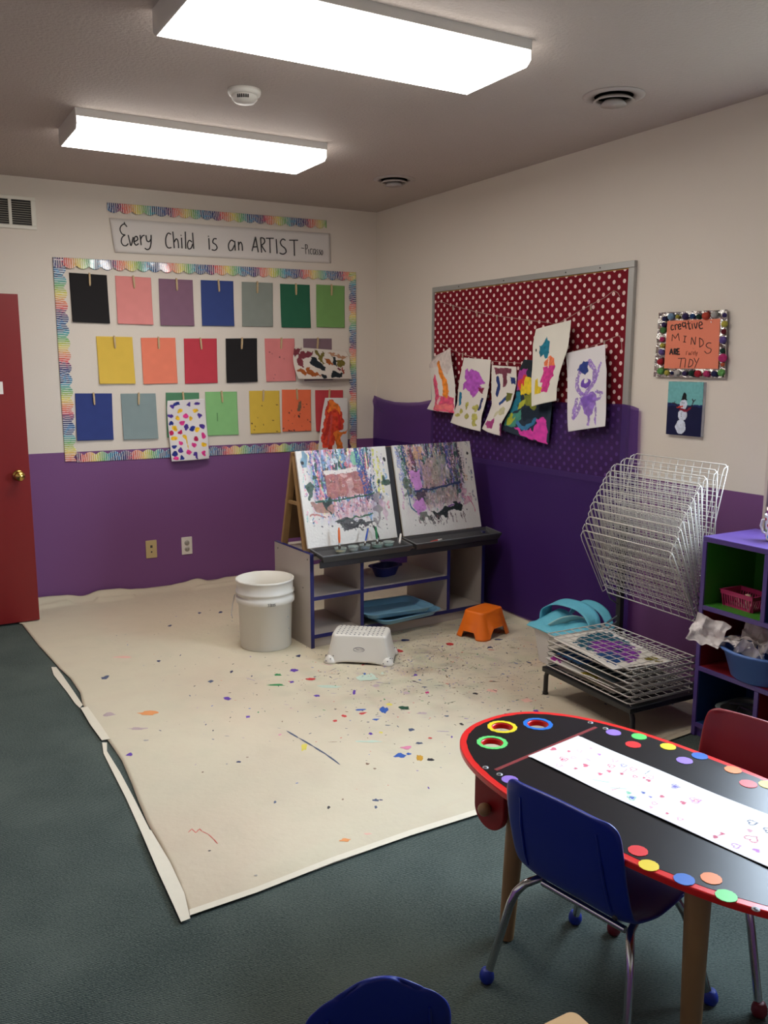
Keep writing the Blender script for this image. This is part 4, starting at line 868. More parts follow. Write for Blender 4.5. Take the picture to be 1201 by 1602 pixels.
# frame legs
for x in (0.012, 0.548, 0.600, 1.065):
    slab(MB(), x, x+.035, 0.085, 0.0, BT[0], BT[1]-.006, .018).build('front_leg', wood, EZ, bev=.002)
    slab(MB(), x, x+.035, 0.355, 0.0, BT[0]+.02, BT[1]-.012, -.018).build('rear_leg', wood, EZ, bev=.002)
for x in (0.012, 1.08): MB().box(x+.008, x+.02, .13, .305, .235, .252).build('stretcher', wood, EZ)
MB().box(.012, 1.10, BT[0]-.004, BT[0]+.02, BT[1]-.03, BT[1]-.004).build('top_rail', wood, EZ, bev=.002)
slab(MB(), .016, 1.10, 0.34, .035, BT[0]+.03, BT[1]-.01, -.006).build('rear_board', K('brown_hardboard', C(112, 84, 56), 0.7, noise=.15, scale=12), EZ)
def board_art(seed, kind):
    w, h = 190, 172
    a = Art(w, h, C(226, 222, 214), seed, .03); rg = a.rg
    if kind == 1:
        pal = [(226,166,180),(110,160,200),(60,110,170),(200,190,220),(230,220,150),(150,200,190),(216,120,130),(240,236,232),(150,110,170)]
        cen, tc = (.26,.72), C(172, 104, 96)
    else:
        pal = [(214,170,190),(150,150,160),(60,70,110),(190,140,200),(110,60,70),(220,190,160),(140,170,160),(90,110,100),(230,220,224),(100,110,170)]
        cen, tc = (.27,.7), C(190, 160, 150)
    # dried drips over the painted zone: vertically stretched noise, one layer per colour
    def aniso(cx, cy):
        big = vnoise(h, w*int(cy/cx), cy, rg)[:, ::int(cy/cx)][:, :w]
        return big
    zone = np.clip(1.5-(2.6 if kind == 1 else 2.2)*np.abs(a.X-.47)**1.4*2.2, 0, 1)*np.clip((.80-a.Y)*4, 0, 1)
    zone = zone*(.72+.28*np.clip((.62-a.Y)*4, 0, 1))
    for c in [pal[i] for i in (0, 1, 3, 5, 6, 8)]*2:
        msk = vnoise(h, w*3, 26, rg)[:, ::3][:, :w]; cl = np.clip((msk-.56)*9, 0, 1)*np.clip(zone*1.2, 0, 1)*(vnoise(h, w, 2.4, rg) > .22)
        a.put(cl*.75, C(*c), .25)
    for rep_ in range(4):
        for c in pal+([(46, 60, 90), (60, 40, 60), (40, 80, 70)] if rep_ > 1 else []):
            msk = aniso(2.0+rg.random()*3, 9+rg.random()*22)
            br = vnoise(h, w, 2.2, rg)
            a.put(((msk > (.68 if rep_ < 2 else .74)) & (br > .25) & (rg.random() < zone+0*msk) & (zone*.9+.1*br > .35)).astype(float)*.92, C(*c), .25)
    for i in range(170):
        x = min(.95, max(.05, rg.normal(.47, .24))); y = rg.random()**1.2*.72
        c = C(*pal[rg.integers(len(pal))]); L = .02+.10*rg.random()**2
        a.line([(x, y), (x+.02*(rg.random()-.5), min(.9, y+L))], .008+.02*rg.random(), c, .02, .85, .3, .4)
    if kind == 1:
        a.poly([(.18,.02),(.6,.02),(.62,.12),(.2,.2)], C(150,186,210), .05, .2, .35)
        a.poly([(.58,.04),(.68,.03),(.69,.2),(.6,.19)], C(130,196,160), .02, .2, .85)
        a.poly([(.04,.02),(.1,.02),(.12,.16),(.05,.18)], C(60,130,160), .03, .3, .8)
        a.poly([(.27,.26),(.71,.24),(.735,.5),(.29,.52)], tc, .012, .22, .9)
        a.poly([(.27,.22),(.70,.2),(.71,.245),(.28,.27)], C(232,224,216), .015, .1, .9)
        for _ in range(60):
            x, y = .3+.42*rg.random(), .27+.23*rg.random(); a.line([(x, y), (x+.05, y+.01*(rg.random()-.5))], .008, C(*[(200,140,130),(150,80,76),(226,190,184),(190,120,116)][rg.integers(4)]), .03, .8, .2, .3)
        a.poly([(.48,.3),(.56,.29),(.58,.5),(.5,.51)], C(224,190,184), .05, .3, .5)
        for x0_, x1_, c, w_ in ((.72,.74,(52,76,140),.03),(.81,.82,(40,90,110),.02),(.66,.70,(40,80,150),.05),(.15,.17,(70,90,160),.02),(.22,.27,(90,90,160),.015),(.85,.86,(210,210,90),.03),(.9,.9,(216,210,110),.02)): a.line([(x0_, .03), (x1_, .5)], w_, C(*c), .02, .9, .3, .42)
        a.poly([(.08,.54),(.2,.52),(.35,.56),(.36,.68),(.22,.7),(.12,.64)], C(170,120,104), .04, .35, .9)
        for cx, cy, rr in ((.12,.36,.06),(.93,.4,.06),(.9,.36,.05),(.1,.44,.05)): a.ell(cx, cy, rr*.8, rr*.9, C(44,78,62), .06, .5, .95)
        a.poly([(.21,.53),(.3,.525),(.27,.66),(.24,.62)], C(26,44,36), .03, .3)
        a.poly([(.32,.55),(.72,.53),(.74,.72),(.35,.76)], C(216,176,184), .03, .3, .55)
        for _ in range(30): a.line([(.35+.4*rg.random(), .56+.18*rg.random())]*2, .02, C(*[(184,90,110),(110,150,190),(200,130,140),(130,80,120)][rg.integers(4)]), .03, .8)
        a.line([(.14,.53),(.4,.54),(.8,.50)], .014, C(36,84,64), .01); a.line([(.34,.76),(.5,.74),(.74,.72)], .016, C(60,100,70), .015)
        a.poly([(.34,.77),(.44,.75),(.6,.755),(.74,.75),(.7,.8),(.56,.82),(.44,.84),(.36,.80)], C(44,50,48), .045, .4, .9)
        for _ in range(12): a.line([(.34+.4*rg.random(), .78), (.35+.4*rg.random(), .86)], .012, C(50,44,44), .02, .9, .3, .3)
        a.poly([(.76,.55),(.86,.52),(.86,.78),(.8,.86),(.78,.7)], C(90,60,76), .05, .5, .6); a.poly([(.84,.6),(.9,.58),(.92,.76),(.88,.78)], C(206,170,186), .04, .3, .7)
        a.line([(.08,.66),(.2,.7)], .02, C(180,90,80), .03, .8)
        a.ell(.055,.125,.018,.02, C(30,28,30), 0); a.ell(.965,.14,.016,.02, C(34,32,34), .01)
    else:
        a.poly([(.24,.05),(.36,.03),(.38,.18),(.26,.2)], C(206,160,120), .04, .25, .8); a.poly([(.3,.2),(.55,.2),(.56,.5),(.34,.52)], C(196,160,150), .05, .3, .6)
        a.poly([(.44,.12),(.62,.1),(.66,.4),(.5,.45)], C(160,156,140), .06, .4, .6)
        for x0_, x1_, c, w_ in ((.09,.12,(50,120,90),.05),(.12,.16,(40,60,120),.03),(.2,.24,(100,44,54),.06),(.17,.2,(226,180,176),.05),(.66,.72,(60,70,150),.04),(.8,.86,(40,44,70),.03),(.3,.33,(120,110,170),.02),(.72,.76,(90,70,80),.03),(.05,.08,(150,160,200),.05)): a.line([(x0_, .02), (x1_, .46)], w_, C(*c), .02, .85, .35, .42)
        a.poly([(.15,.3),(.28,.29),(.31,.5),(.2,.5)], C(206,140,206), .02, .15); a.poly([(.13,.68),(.28,.6),(.32,.74),(.22,.78)], C(206,140,206), .03, .15)
        a.poly([(.08,.42),(.16,.4),(.18,.56),(.1,.6)], C(84,96,74), .05, .4, .8); a.poly([(.3,.55),(.74,.49),(.76,.68),(.34,.74)], C(190,166,160), .04, .3, .55)
        a.poly([(.18,.54),(.34,.5),(.36,.58),(.24,.62)], C(64,44,66), .04, .3, .9)
        a.line([(.2,.52),(.45,.505),(.8,.465)], .02, C(34,52,96), .012); a.line([(.5,.75),(.75,.70)], .02, C(120,70,140), .02)
        a.poly([(.36,.77),(.56,.73),(.78,.71),(.76,.76),(.66,.8),(.5,.83),(.38,.84)], C(32,42,38), .04, .35); a.poly([(.2,.78),(.34,.76),(.34,.84),(.24,.84)], C(60,70,50), .05, .4, .8)
        for _ in range(26): 
            x = .2+.6*rg.random(); a.line([(x, .8), (x+.01, .84+.08*rg.random())], .01, C(*[(60,50,56),(120,90,90),(90,80,84)][rg.integers(3)]), .02, .9, .3, .3)
        a.line([(.86,.62),(.95,.8)], .014, C(200,90,130), .02); a.poly([(.78,.5),(.88,.55),(.9,.66),(.8,.68)], C(190,120,150), .06, .5, .6)
        a.line([(.1,.5),(.14,.72),(.2,.76)], .015, C(50,100,130), .02); a.ell(.945,.14,.014,.018, C(30,28,30), 0); a.ell(.1,.15,.014,.016, C(50,48,70), .01)
        for _ in range(40): a.line([(.82+.06*rg.random(), .05+.35*rg.random())]*2, .012, C(44,46,52), .03, .8)
    for _ in range(90):
        x, y = .08+.84*rg.random(), .1+.8*rg.random(); a.ell(x, y, .003+.006*rg.random(), .004+.006*rg.random(), C(*[(40,44,60),(90,60,80),(60,90,80),(120,100,110)][rg.integers(4)]), .004, .2, .9)
    return a
yb, zb = 0.066, 0.030
for kind, (x0_, x1_) in ((1, (0.018, 0.556)), (2, (0.600, 1.132))):
    Bp = slab(MB(), x0_, x1_, yb, zb, BT[0]-.012, BT[1], -.012)
    bo = Bp.build('painting_board', K('white_hardboard', C(214, 208, 200), 0.5), EZ, bev=.001)
    a = board_art(40+kind, kind)
    d, nn = incl(yb, BT[0]-.012, zb, BT[1], 0, 0, 0.0128)
    # front face is offset by the thickness
    u = np.linspace(0, 1, a.w)[None, :]; v = np.linspace(0, 1, a.h)[:, None]
    off = nn
    cs = [Vector((x0_, BT[0]-.012, BT[1]))+off, Vector((x1_, BT[0]-.012, BT[1]))+off, Vector((x1_, yb, zb))+off, Vector((x0_, yb, zb))+off]
    grid('paint_layer', bil([tuple(c) for c in cs], u+0*v, v+0*u), PAINTED, a.a, parent=bo)
# black gap strip between the boards
slab(MB(), .558, .598, 0.075, .02, BT[0]-.006, BT[1]-.004, -.006).build('black_centre_strip', K('black_paint', C(30, 26, 28), 0.5, noise=.2, scale=40), EZ)
trm = K('black_plastic_tray', C(54, 54, 55), 0.38, noise=.15, scale=15)
def tray_mb(x0_, x1_, y0_, y1_, zf, zk, dep):
    mb = MB(); r = .012
    o4 = [(x0_, y0_, zf), (x1_, y0_, zf), (x1_, y1_, zk), (x0_, y1_, zk)]
    i4 = [(x0_+r, y0_+r, zf), (x1_-r, y0_+r, zf), (x1_-r, y1_-r, zk), (x0_+r, y1_-r, zk)]
    s = .012
    bi = [(x0_+r+s, y0_+r+s, zf-dep), (x1_-r-s, y0_+r+s, zf-dep), (x1_-r-s, y1_-r-s, zk-.012), (x0_+r+s, y1_-r-s, zk-.012)]
    bo_ = [(x0_+s, y0_+s, zf-dep-.003), (x1_-s, y0_+s, zf-dep-.003), (x1_-s, y1_-s, zk-.015), (x0_+s, y1_-s, zk-.015)]
    lo4 = [(x, y, z-.004) for x, y, z in o4]
    vs = o4+i4+bi+lo4+bo_
    f = []
    for k in range(4):
        j = (k+1) % 4
        f += [(k, j, 4+j, 4+k), (4+k, 4+j, 8+j, 8+k), (12+j, 12+k, k, j)[::-1] if False else (12+k, 12+j, j, k), (16+k, 16+j, 12+j, 12+k)]
    f += [(8, 9, 10, 11), (19, 18, 17, 16)]
    return mb.add(vs, f)
for x0_, x1_ in ((0.022, 0.560), (0.580, 1.165)):
    tray = tray_mb(x0_, x1_, -0.088, 0.052, 0.016, 0.030, 0.030).build('tray', trm, EZ, bev=.002)
    rm = MB().tube([(x0_+.004, .048, .031), (x0_+.004, -.084, .017), (x1_-.004, -.084, .017), (x1_-.004, .048, .031)], .0022, 6)
    rm.build('tray_rim', K('grey_tray_rim', C(112, 112, 112), 0.35), tray)
MB().box(.02, 1.15, -.070, -.058, -.045, -.010).build('tray_skirt', K('black_paint', C(30, 26, 28), 0.5), EZ)

def cabp(x, y, z):                      # a point in the cabinet frame, world coordinates
    return Vector((-1.256+x*math.cos(TH)-y*math.sin(TH), -1.553+x*math.sin(TH)+y*math.cos(TH), z))
ZT = 0.006+CHt-.014                      # shelf top
ztray = ZT+.004
# clear crinkled plastic paint cups in the left tray, with brushes standing in them
clear, n, l, b = _bsdf('clear_plastic')
b.inputs['Roughness'].default_value = 0.12; b.inputs['Base Color'].default_value = (*C(176, 190, 184), 1); b.inputs['Alpha'].default_value = 0.42
bump_n = n.new('ShaderNodeTexNoise'); bump_n.inputs['Scale'].default_value = 70; bpn = n.new('ShaderNodeBump'); bpn.inputs['Strength'].default_value = 0.8
l.new(bump_n.outputs['Fac'], bpn.inputs['Height']); l.new(bpn.outputs['Normal'], b.inputs['Normal'])
for i, (x, r, lab, cc) in enumerate(((0.165, .030, 'clear plastic cup in the left easel tray holding the orange brush', C(190,170,110)), (0.240, .027, 'clear plastic cup in the left easel tray, empty, second from the left', C(150,140,140)), (0.310, .028, 'clear plastic cup in the left easel tray holding the blue brush', C(90,110,150)), (0.385, .031, 'clear plastic cup in the left easel tray holding the green brush', C(50,120,90)), (0.455, .028, 'clear plastic cup in the left easel tray beside the white marker', C(110,160,150)))):
    p = cabp(x, -.015, ztray)
    T = empty('paint_cup', p, 0, lab, 'cup', 'clear paint cups in the easel tray')
    prof = [(r*.75, .001), (r*.8, .004), (r*.95, .016), (r, .026), (r*1.08, .028), (r*1.05, .030), (r*.96, .027), (r*.88, .014), (r*.7, .005), (.001, .004)]
    MB().lathe(prof, 20).build('cup_wall', clear, T)
    MB().lathe([(r*.72, .0055), (r*.86, .014), (.001, .015)], 20).build('paint', K('cup_paint_%d' % i, cc, .3), T)
def brush(base, tip, col, lab, w=.0045, bristle=None, cat='paint brush', nm='paint_brush', grp='tools in the easel trays'):
    base, tip = Vector(base), Vector(tip); o = empty(nm, base, 0, lab, cat, grp); d = tip-base
    MB().tube([d*.28, d*.5, d*.85, d], [w*.8, w*1.15, w, w*.5], 8).build('handle', col, o)
    MB().tube([d*.16, d*.30], [w*1.05, w*.85], 8).build('ferrule', K('brush_ferrule', C(180, 176, 168), .3, 1.0), o)
    MB().tube([Vector((0, 0, 0)), d*.08, d*.17], [w*.9, w*1.4, w*1.05], 8).build('bristles', bristle or K('dark_bristle', C(60, 50, 44), .8), o)
    return o
brush(cabp(.163, -.01, ztray+.020), cabp(.172, .012, ztray+.128), K('orange_handle', C(226, 110, 50), .4), 'orange brush with a dark band standing in the left easel tray', .006)
brush(cabp(.308, -.012, ztray+.020), cabp(.345, .010, ztray+.108), K('blue_handle', C(44, 80, 170), .4), 'blue brush leaning in the left easel tray', .0045)
brush(cabp(.388, -.01, ztray+.020), cabp(.392, .012, ztray+.112), K('green_handle', C(40, 120, 70), .4), 'green brush standing in the left easel tray', .0055)
brush(cabp(.425, .012, ztray+.020), cabp(.392, .034, ztray+.115), K('black_handle', C(36, 34, 36), .4), 'black brush leaning left against the first painted board', .005)
def marker(a_, b_, c1, c2, lab, r=.0055, nm='marker'):
    a_, b_ = Vector(a_), Vector(b_); o = empty(nm, a_, 0, lab, 'marker', 'tools in the easel trays'); d = b_-a_
    MB().tube([Vector((0,0,0)), d*.62], r, 10).build('barrel', c1, o); MB().tube([d*.60, d*.97, d], [r*1.1, r*1.05, r*.7], 10).build('cap', c2, o)
marker(cabp(.500, -.050, ztray+.024), cabp(.556, .022, ztray+.052), K('white_plastic', C(222, 218, 210)), K('white_plastic', C(222, 218, 210)), 'white marker propped at the right end of the left easel tray')
marker(cabp(.712, -.035, ztray+.003), cabp(.795, -.022, ztray+.006), K('red_marker', C(190, 70, 60), .4), K('white_plastic', C(222, 218, 210)), 'red and white marker lying flat in the right easel tray', .004)

# things on the shelves
def dish(name, loc, rz, w, d, h, mt, label, cat, group=None, tilt=0.0, lip=.012):
    o = None; mb = MB()
    def rr(w_, d_, r_, z):
        pts = []
        for cx, cy, a0 in ((w_/2-r_, d_/2-r_, 0), (-w_/2+r_, d_/2-r_, PI/2), (-w_/2+r_, -d_/2+r_, PI), (w_/2-r_, -d_/2+r_, 1.5*PI)):
            for k in range(6): a_ = a0+k*PI/10; pts.append((cx+r_*math.cos(a_), cy+r_*math.sin(a_), z))
        return pts
    loops = [rr(w-.05, d-.05, .04, 0), rr(w-.012, d-.012, .05, h-.004), rr(w+lip, d+lip, .055, h-.002), rr(w+lip, d+lip, .055, h+.001), rr(w-.018, d-.018, .048, h), rr(w-.056, d-.056, .038, .004)]
    vs = [p for q in loops for p in q]; n = 24
    fs = []
    for i in range(len(loops)-1):
        for k in range(n): fs.append((i*n+k, i*n+(k+1) % n, (i+1)*n+(k+1) % n, (i+1)*n+k))
    fs += [tuple(range(n))[::-1], tuple((len(loops)-1)*n+k for k in range(n))]
    mb.add(vs, fs, 0, True)
    o = mb.build(name, mt, origin=(0, 0, 0)); o.location = loc; o.rotation_euler = (tilt, 0, rz)
    e = o.modifiers.new('edge', 'EDGE_SPLIT'); e.split_angle = math.radians(40)
    return setp(o, label, cat, group)
lbp = K('light_blue_plastic', C(126, 178, 206), .4); nbp = K('navy_plastic', C(36, 42, 110), .4)
dish('paint_tray', cabp(.575, .080, .0745), TH+.08, .40, .30, .030, lbp, 'light blue tray under another tray, sticking out of the shelf', 'tray', 'light blue trays on the lower shelf')
dish('paint_tray', cabp(.525, .076, .106), TH-.10, .40, .30, .030, lbp, 'topmost light blue tray in the lower middle shelf', 'tray', 'light blue trays on the lower shelf', tilt=-.04)
dish('storage_bin', cabp(.575, .20, .272), TH+.25, .18, .13, .055, nbp, 'small dark blue open bin on the upper middle shelf', 'bin')

# ------------------------------------------------------------------ bucket and stools on the drop cloth
BK = empty('bucket', (-1.425, -1.372, 0.006), -0.6, 'white five gallon plastic bucket beside the storage shelf', 'bucket')
bw = K('bucket_plastic', C(218, 214, 204), 0.42, noise=.02, scale=6)
h = 0.352
MB().lathe([(.124, 0), (.128, .004), (.136, h*.66), (.147, h*.668), (.1485, h*.71), (.1475, h*.745), (.141, h*.755), (.141, h*.80), (.1475, h*.805), (.148, h*.83), (.142, h*.84), (.1425, h*.97), (.147, h*.975), (.147, h), (.138, h), (.134, h*.7), (.120, .008), (.001, .006)], 56).build('body', bw, BK)
MB().tube([(-.150, 0, h*.74), (-.158, .0, h*.73), (-.162, -.03, h*.60), (-.158, -.07, h*.52), (-.146, -.10, h*.47)], .0022, 6).build('bail_handle', K('steel_wire', C(170,170,168), .3, 1.0), BK)
tx = MB()
def cyl_text(strokes, a0, z0, sc, R):
    for st in strokes: tx.tube([(R*math.cos(a0+x*sc/R), R*math.sin(a0+x*sc/R), z0+y*sc) for x, y in st], .0011, 5)
d3 = [[(0, 1), (.5, 1.05), (.55, .75), (.25, .55), (.6, .3), (.45, 0), (0, .05)]]
d2 = [[(0, .9), (.3, 1.05), (.55, .8), (.3, .4), (0, 0), (.55, 0)]]
d5 = [[(.5, 1), (.05, 1), (.05, .6), (.4, .6), (.5, .3), (.3, 0), (0, .05)]]
for i, g_ in enumerate((d3, d3, d2, d2, d5)): cyl_text([[(x+i*.75, y) for x, y in s] for s in g_], -1.28, h*.672+.003, .013 if i < 2 else .011,   .149)
tx.build('handwritten_digits', K('black_marker', C(38,36,38), .6), BK)
sp2 = MB()
for a_, z_, r_ in ((-.98, .165, .006), (-1.7, .20, .004), (-1.08, .155, .004), (-.9, .10, .003)): sp2.ball((.1318*math.cos(a_+.6), .1318*math.sin(a_+.6), z_), r_, n=8, sc=(.4, .4, 1))
sp2.build('paint_spots', K('blue_paint_spot', C(96, 124, 144), .5), BK)

def stool(name, loc, rz, wt, dt, wb, db, h, mt, label, arch_w, arch_h, arch_dw, arch_dh, concave=0.0, rnd=.03):
    """hollow one-piece step stool: a rounded tapered block with arched openings between the feet"""
    o = empty(name, loc, rz, label, 'step stool', 'plastic step stools on the drop cloth')
    n = 96; rows = 14
    def outline(w, d, r):
        pts = []
        per = []
        for k in range(n):
            a_ = 2*PI*(k+.5)/n; c, s = math.cos(a_), math.sin(a_); e = 0.32
            pts.append((w/2*math.copysign(abs(c)**e, c), d/2*math.copysign(abs(s)**e, s)))
        return pts
    vs = []; 
    for i in range(rows+1):
        f = i/rows; w = wt+(wb-wt)*f**1.15; d = dt+(db-dt)*f**1.15
        for k, (x, y) in enumerate(outline(w, d, rnd)):
            z = h*(1-f)
            # arches: lift the lower edge between the feet
            fx = abs(x)/(w/2); fy = abs(y)/(d/2)
            zl = 0
            if fy >= fx or abs(y) > d/2*.97:
                if abs(x) < arch_w/2: zl = max(zl, arch_h*math.sqrt(max(0, 1-(2*x/arch_w)**2)))
            if fx > fy or abs(x) > w/2*.97:
                if abs(y) < arch_dw/2: zl = max(zl, arch_dh*math.sqrt(max(0, 1-(2*y/arch_dw)**2)))
            z = zl+(h-zl)*(1-f)
            if concave and fy > fx: y = y-math.copysign(concave*(1-(x/(w/2))**2), y)*(1 if y < 0 else .9)*(0.5+.5*(1-f))
            vs.append((x, y, z))
    fs = []
    for i in range(rows):
        for k in range(n): fs.append((i*n+k, (i+1)*n+k, (i+1)*n+(k+1) % n, i*n+(k+1) % n))
    # rounded shoulder and top
    top = [v for v in vs[:n]]
    b0 = len(vs)
    for (sc_, dz) in ((.985, .006), (.955, .0095), (.90, .011), (.6, .011), (.25, .011)): vs += [(x*sc_, y*sc_, z+dz) for x, y, z in top]
    fs += [(k, (k+1) % n, b0+(k+1) % n, b0+k) for k in range(n)]
    for q in range(4): fs += [(b0+q*n+k, b0+q*n+(k+1) % n, b0+(q+1)*n+(k+1) % n, b0+(q+1)*n+k) for k in range(n)]
    fs.append(tuple(b0+4*n+k for k in range(n)))
    mb = MB(); mb.add(vs, fs, 0, True)
    mb.build('body', mt, o, solid=.0035)
    return o
OS = stool('step_stool', (-.352, -1.775, .006), math.radians(17), .195, .125, .252, .198, .128, K('orange_plastic', C(232, 112, 22), .35), 'orange plastic step stool with arched openings near the purple wall', .130, .070, .080, .066)
MB().prism([(-.012, -.004), (-.004, .006), (.004, .0), (.012, .008), (.008, -.006)], 0, .0006, M=Matrix.Translation((.035, -.0845, .062)) @ Matrix.Rotation(PI/2-.28, 4, 'X')).build('paint_spot', K('dried_paint_purple', SPC['purple'], .5), OS)
WS = stool('step_stool', (-1.100, -1.795, .006), math.radians(-38), .268, .180, .325, .210, .126, K('white_stool_plastic', C(222, 218, 208), .38), 'white plastic step stool with a dotted non-slip top', .22, .012, .10, .02, .014)
dm2 = K('grey_grip_dots', C(112, 110, 112), .6)
gd = MB()
for i in range(11):
    for j in range(6):
        x, y = -.107+i*.0214, -.066+j*.0262+.006*((i/5-1)**2-.5)
        if 4 <= i <= 6 and j == 2: continue
        gd.lathe([(.0045, .1375), (.0045, .1396), (.0003, .1396)], 8, (x, y, 0))
gd.build('grip_dots', dm2, WS)
ft = MB()
fd = MB()
for sx in (-1, 1):
    for sy in (-1, 1):
        ft.lathe([(.033, 0), (.031, .010), (.022, .028), (.011, .037), (.001, .039)], 20, (sx*.138, sy*.081, 0))
        for q in range(9):
            a_ = q*.7; rr = .036-.003*(q % 3); zz = .010+.011*(q % 3); rr = (.032, .027, .021)[q % 3]
            fd.ball((sx*.138+rr*math.cos(a_), sy*.081+rr*math.sin(a_), zz+.004), .0030, n=6)
ft.build('foot_pads', K('white_stool_plastic', C(222, 218, 208), .38), WS); fd.build('foot_grip_dots', dm2, WS)
lg = MB(); E_ = [(.026*math.cos(k*PI/12), .0105*math.sin(k*PI/12)) for k in range(24)]
Ml = Matrix.Translation((.002, -.0885, .070)) @ Matrix.Rotation(PI/2-.12, 4, 'X')
lg.tube([Ml @ Vector((x, y, 0)) for x, y in E_], .0014, 6, closed=True)
for st in ([(-.018,.004),(-.012,.005),(-.012,-.004),(-.018,-.004)],[(-.008,-.004),(-.008,.004),(-.003,.003),(-.005,.0),(-.003,-.004)],[(.003,.003),(-.001,.003),(-.001,-.004),(.003,-.004)],[(.010,.004),(.006,.002),(.006,-.003),(.010,-.004)],[(.014,.003),(.018,.003),(.018,-.003),(.014,-.003),(.014,.003)]): lg.tube([Ml @ Vector((x, y, 0)) for x, y in st], .0010, 5)
lg.build('oval_logo', K('grey_print', C(86, 84, 96), .6), WS)

# ------------------------------------------------------------------ drying rack
RA = Vector((-.649, -2.60, 0)); ru = Vector((-.04, -1, 0)).normalized(); rb = Vector((-ru.y, ru.x, 0))
RK = empty('drying_rack', (RA.x, RA.y, .006), 0, 'black drying rack with a tall stack of raised white wire trays', 'drying rack')
def rk(s, b_, z): return ru*s+rb*b_+Vector((0, 0, z))
blk = K('black_metal', C(26, 26, 28), .35)
wire = K('white_coated_wire', C(196, 191, 182), .4, noise=.12, scale=30)
def rbox(mb, s0, s1, b0, b1, z0, z1): return mb.add([rk(s, b_, z) for z in (z0, z1) for s, b_ in ((s0, b0), (s1, b0), (s1, b1), (s0, b1))], [(3,2,1,0)[::-1], (4,5,6,7)[::-1], (0,1,5,4)[::-1], (1,2,6,5)[::-1], (2,3,7,6)[::-1], (3,0,4,7)[::-1]])
BZ = .128
for nm, bb in (('front', (0, .535, 0, .03)), ('rear', (0, .535, .40, .43))): rbox(MB(), *bb, BZ-.022, BZ).build('base_rail', blk, RK, bev=.003)
for s in (0, .505): rbox(MB(), s, s+.03, .03, .40, BZ-.022, BZ).build('base_side_rail', blk, RK, bev=.003)
rbox(MB(), .03, .505, .03, .40, BZ-.010, BZ-.006).build('base_plate', K('dark_base_plate', C(44, 42, 42), .5), RK)
for s, sx in ((.008, -1), (.527, 1)):
    for b_ in (.02, .41):
        MB().tube([rk(s-sx*.06, b_, BZ-.014), rk(s-sx*.03, b_, BZ-.014), rk(s-sx*.008, b_, BZ-.020), rk(s+sx*.002, b_, BZ-.045), rk(s+sx*.004, b_, .004)], .0105, 12).build('leg', blk, RK)
        MB().tube([rk(s+sx*.004, b_, .008), rk(s+sx*.004, b_, 0)], .0125, 12).build('foot_tip', blk, RK)
for s in (0.0, .505): rbox(MB(), s, s+.028, .405, .428, BZ, .74).build('post', blk, RK, bev=.002)
TW, TD = .505, .335
def wire_tray(name='wire_tray'):
    mb = MB(); r = .0016
    mb.tube([(0, 0, 0), (0, TD-.012, 0), (.012, TD, 0), (TW-.012, TD, 0), (TW, TD-.012, 0), (TW, 0, 0)], .0026, 6, closed=True)
    n1, n2 = 12, 8
    for i in range(1, n1): mb.tube([(TW*i/n1, 0, .001), (TW*i/n1, TD, .001)], r, 4, cap=False)
    for j in range(1, n2): mb.tube([(0, TD*j/n2, -.0015), (TW, TD*j/n2, -.0015)], r, 4, cap=False)
    # turned-up side lips with rounded hooks at the front corners
    for x in (0, TW): mb.tube([(x, .02, 0), (x, .02, .022), (x, TD-.04, .022), (x, TD-.015, .018), (x, TD-.004, 0)], .002, 5)
    return mb
tray0 = None
tops = [(.183,.72),(.197,.748),(.21,.777),(.225,.81),(.237,.839),(.254,.867),(.267,.893),(.287,.92),(.304,.947),(.323,.97),(.35,.997),(.40,1.02),(.463,1.036)]
def add_tray(rear, front, sshift=0.0):
    """rear/front: (b, z) of the rear and front edges"""
    global tray0
    yv = (rb*(front[0]-rear[0])+Vector((0, 0, front[1]-rear[1]))).normalized(); xv = ru; zv = xv.cross(yv)
    if zv.z < 0 and abs(yv.z) < .5: zv = -zv
    Mt = Matrix.Identity(4)
    zv2 = xv.cross(yv)
    for i in range(3): Mt[i][0], Mt[i][1], Mt[i][2] = xv[i], yv[i], zv2[i]
    org = ru*(.012+sshift)+rb*rear[0]+Vector((0, 0, rear[1]))
    Mt.translation = org
    if tray0 is None:
        tray0 = wire_tray().build('wire_tray', wire, RK); o = tray0
    else:
        o = tray0.copy(); COL.objects.link(o); o.parent = RK
    o.matrix_local = Mt
    return o
ARM = K('dark_arm_metal', C(84, 84, 86), .35, .6)
for k in range(13):
    tb, tz = tops[k]; tilt = math.radians(28-26*k/11) if k < 12 else math.radians(-13)
    rear = (tb+TD*math.sin(tilt), tz-TD*math.cos(tilt)-.006)
    tz -= .006
    add_tray(rear, (tb, tz), random.uniform(-.003, .003))
    pz = .352+.0262*k
    for s in (.004, .509):
        MB().tube([rk(s+.008, .412, pz), rk(s+.008, min(.40, rear[0]+.02), (pz+rear[1])/2), rk(s+.008, rear[0], rear[1]+.004)], .0032, 6).build('tray_arm', ARM, RK)
low_z = [BZ+.010+.0275*k for k in range(6)]
for k, z in enumerate(low_z):
    add_tray((.345, z), (.345-TD, z))
    for s in (.004, .509): MB().tube([rk(s+.008, .345, z), rk(s+.008, .412, z+.028)], .0045, 6).build('tray_arm', ARM, RK)

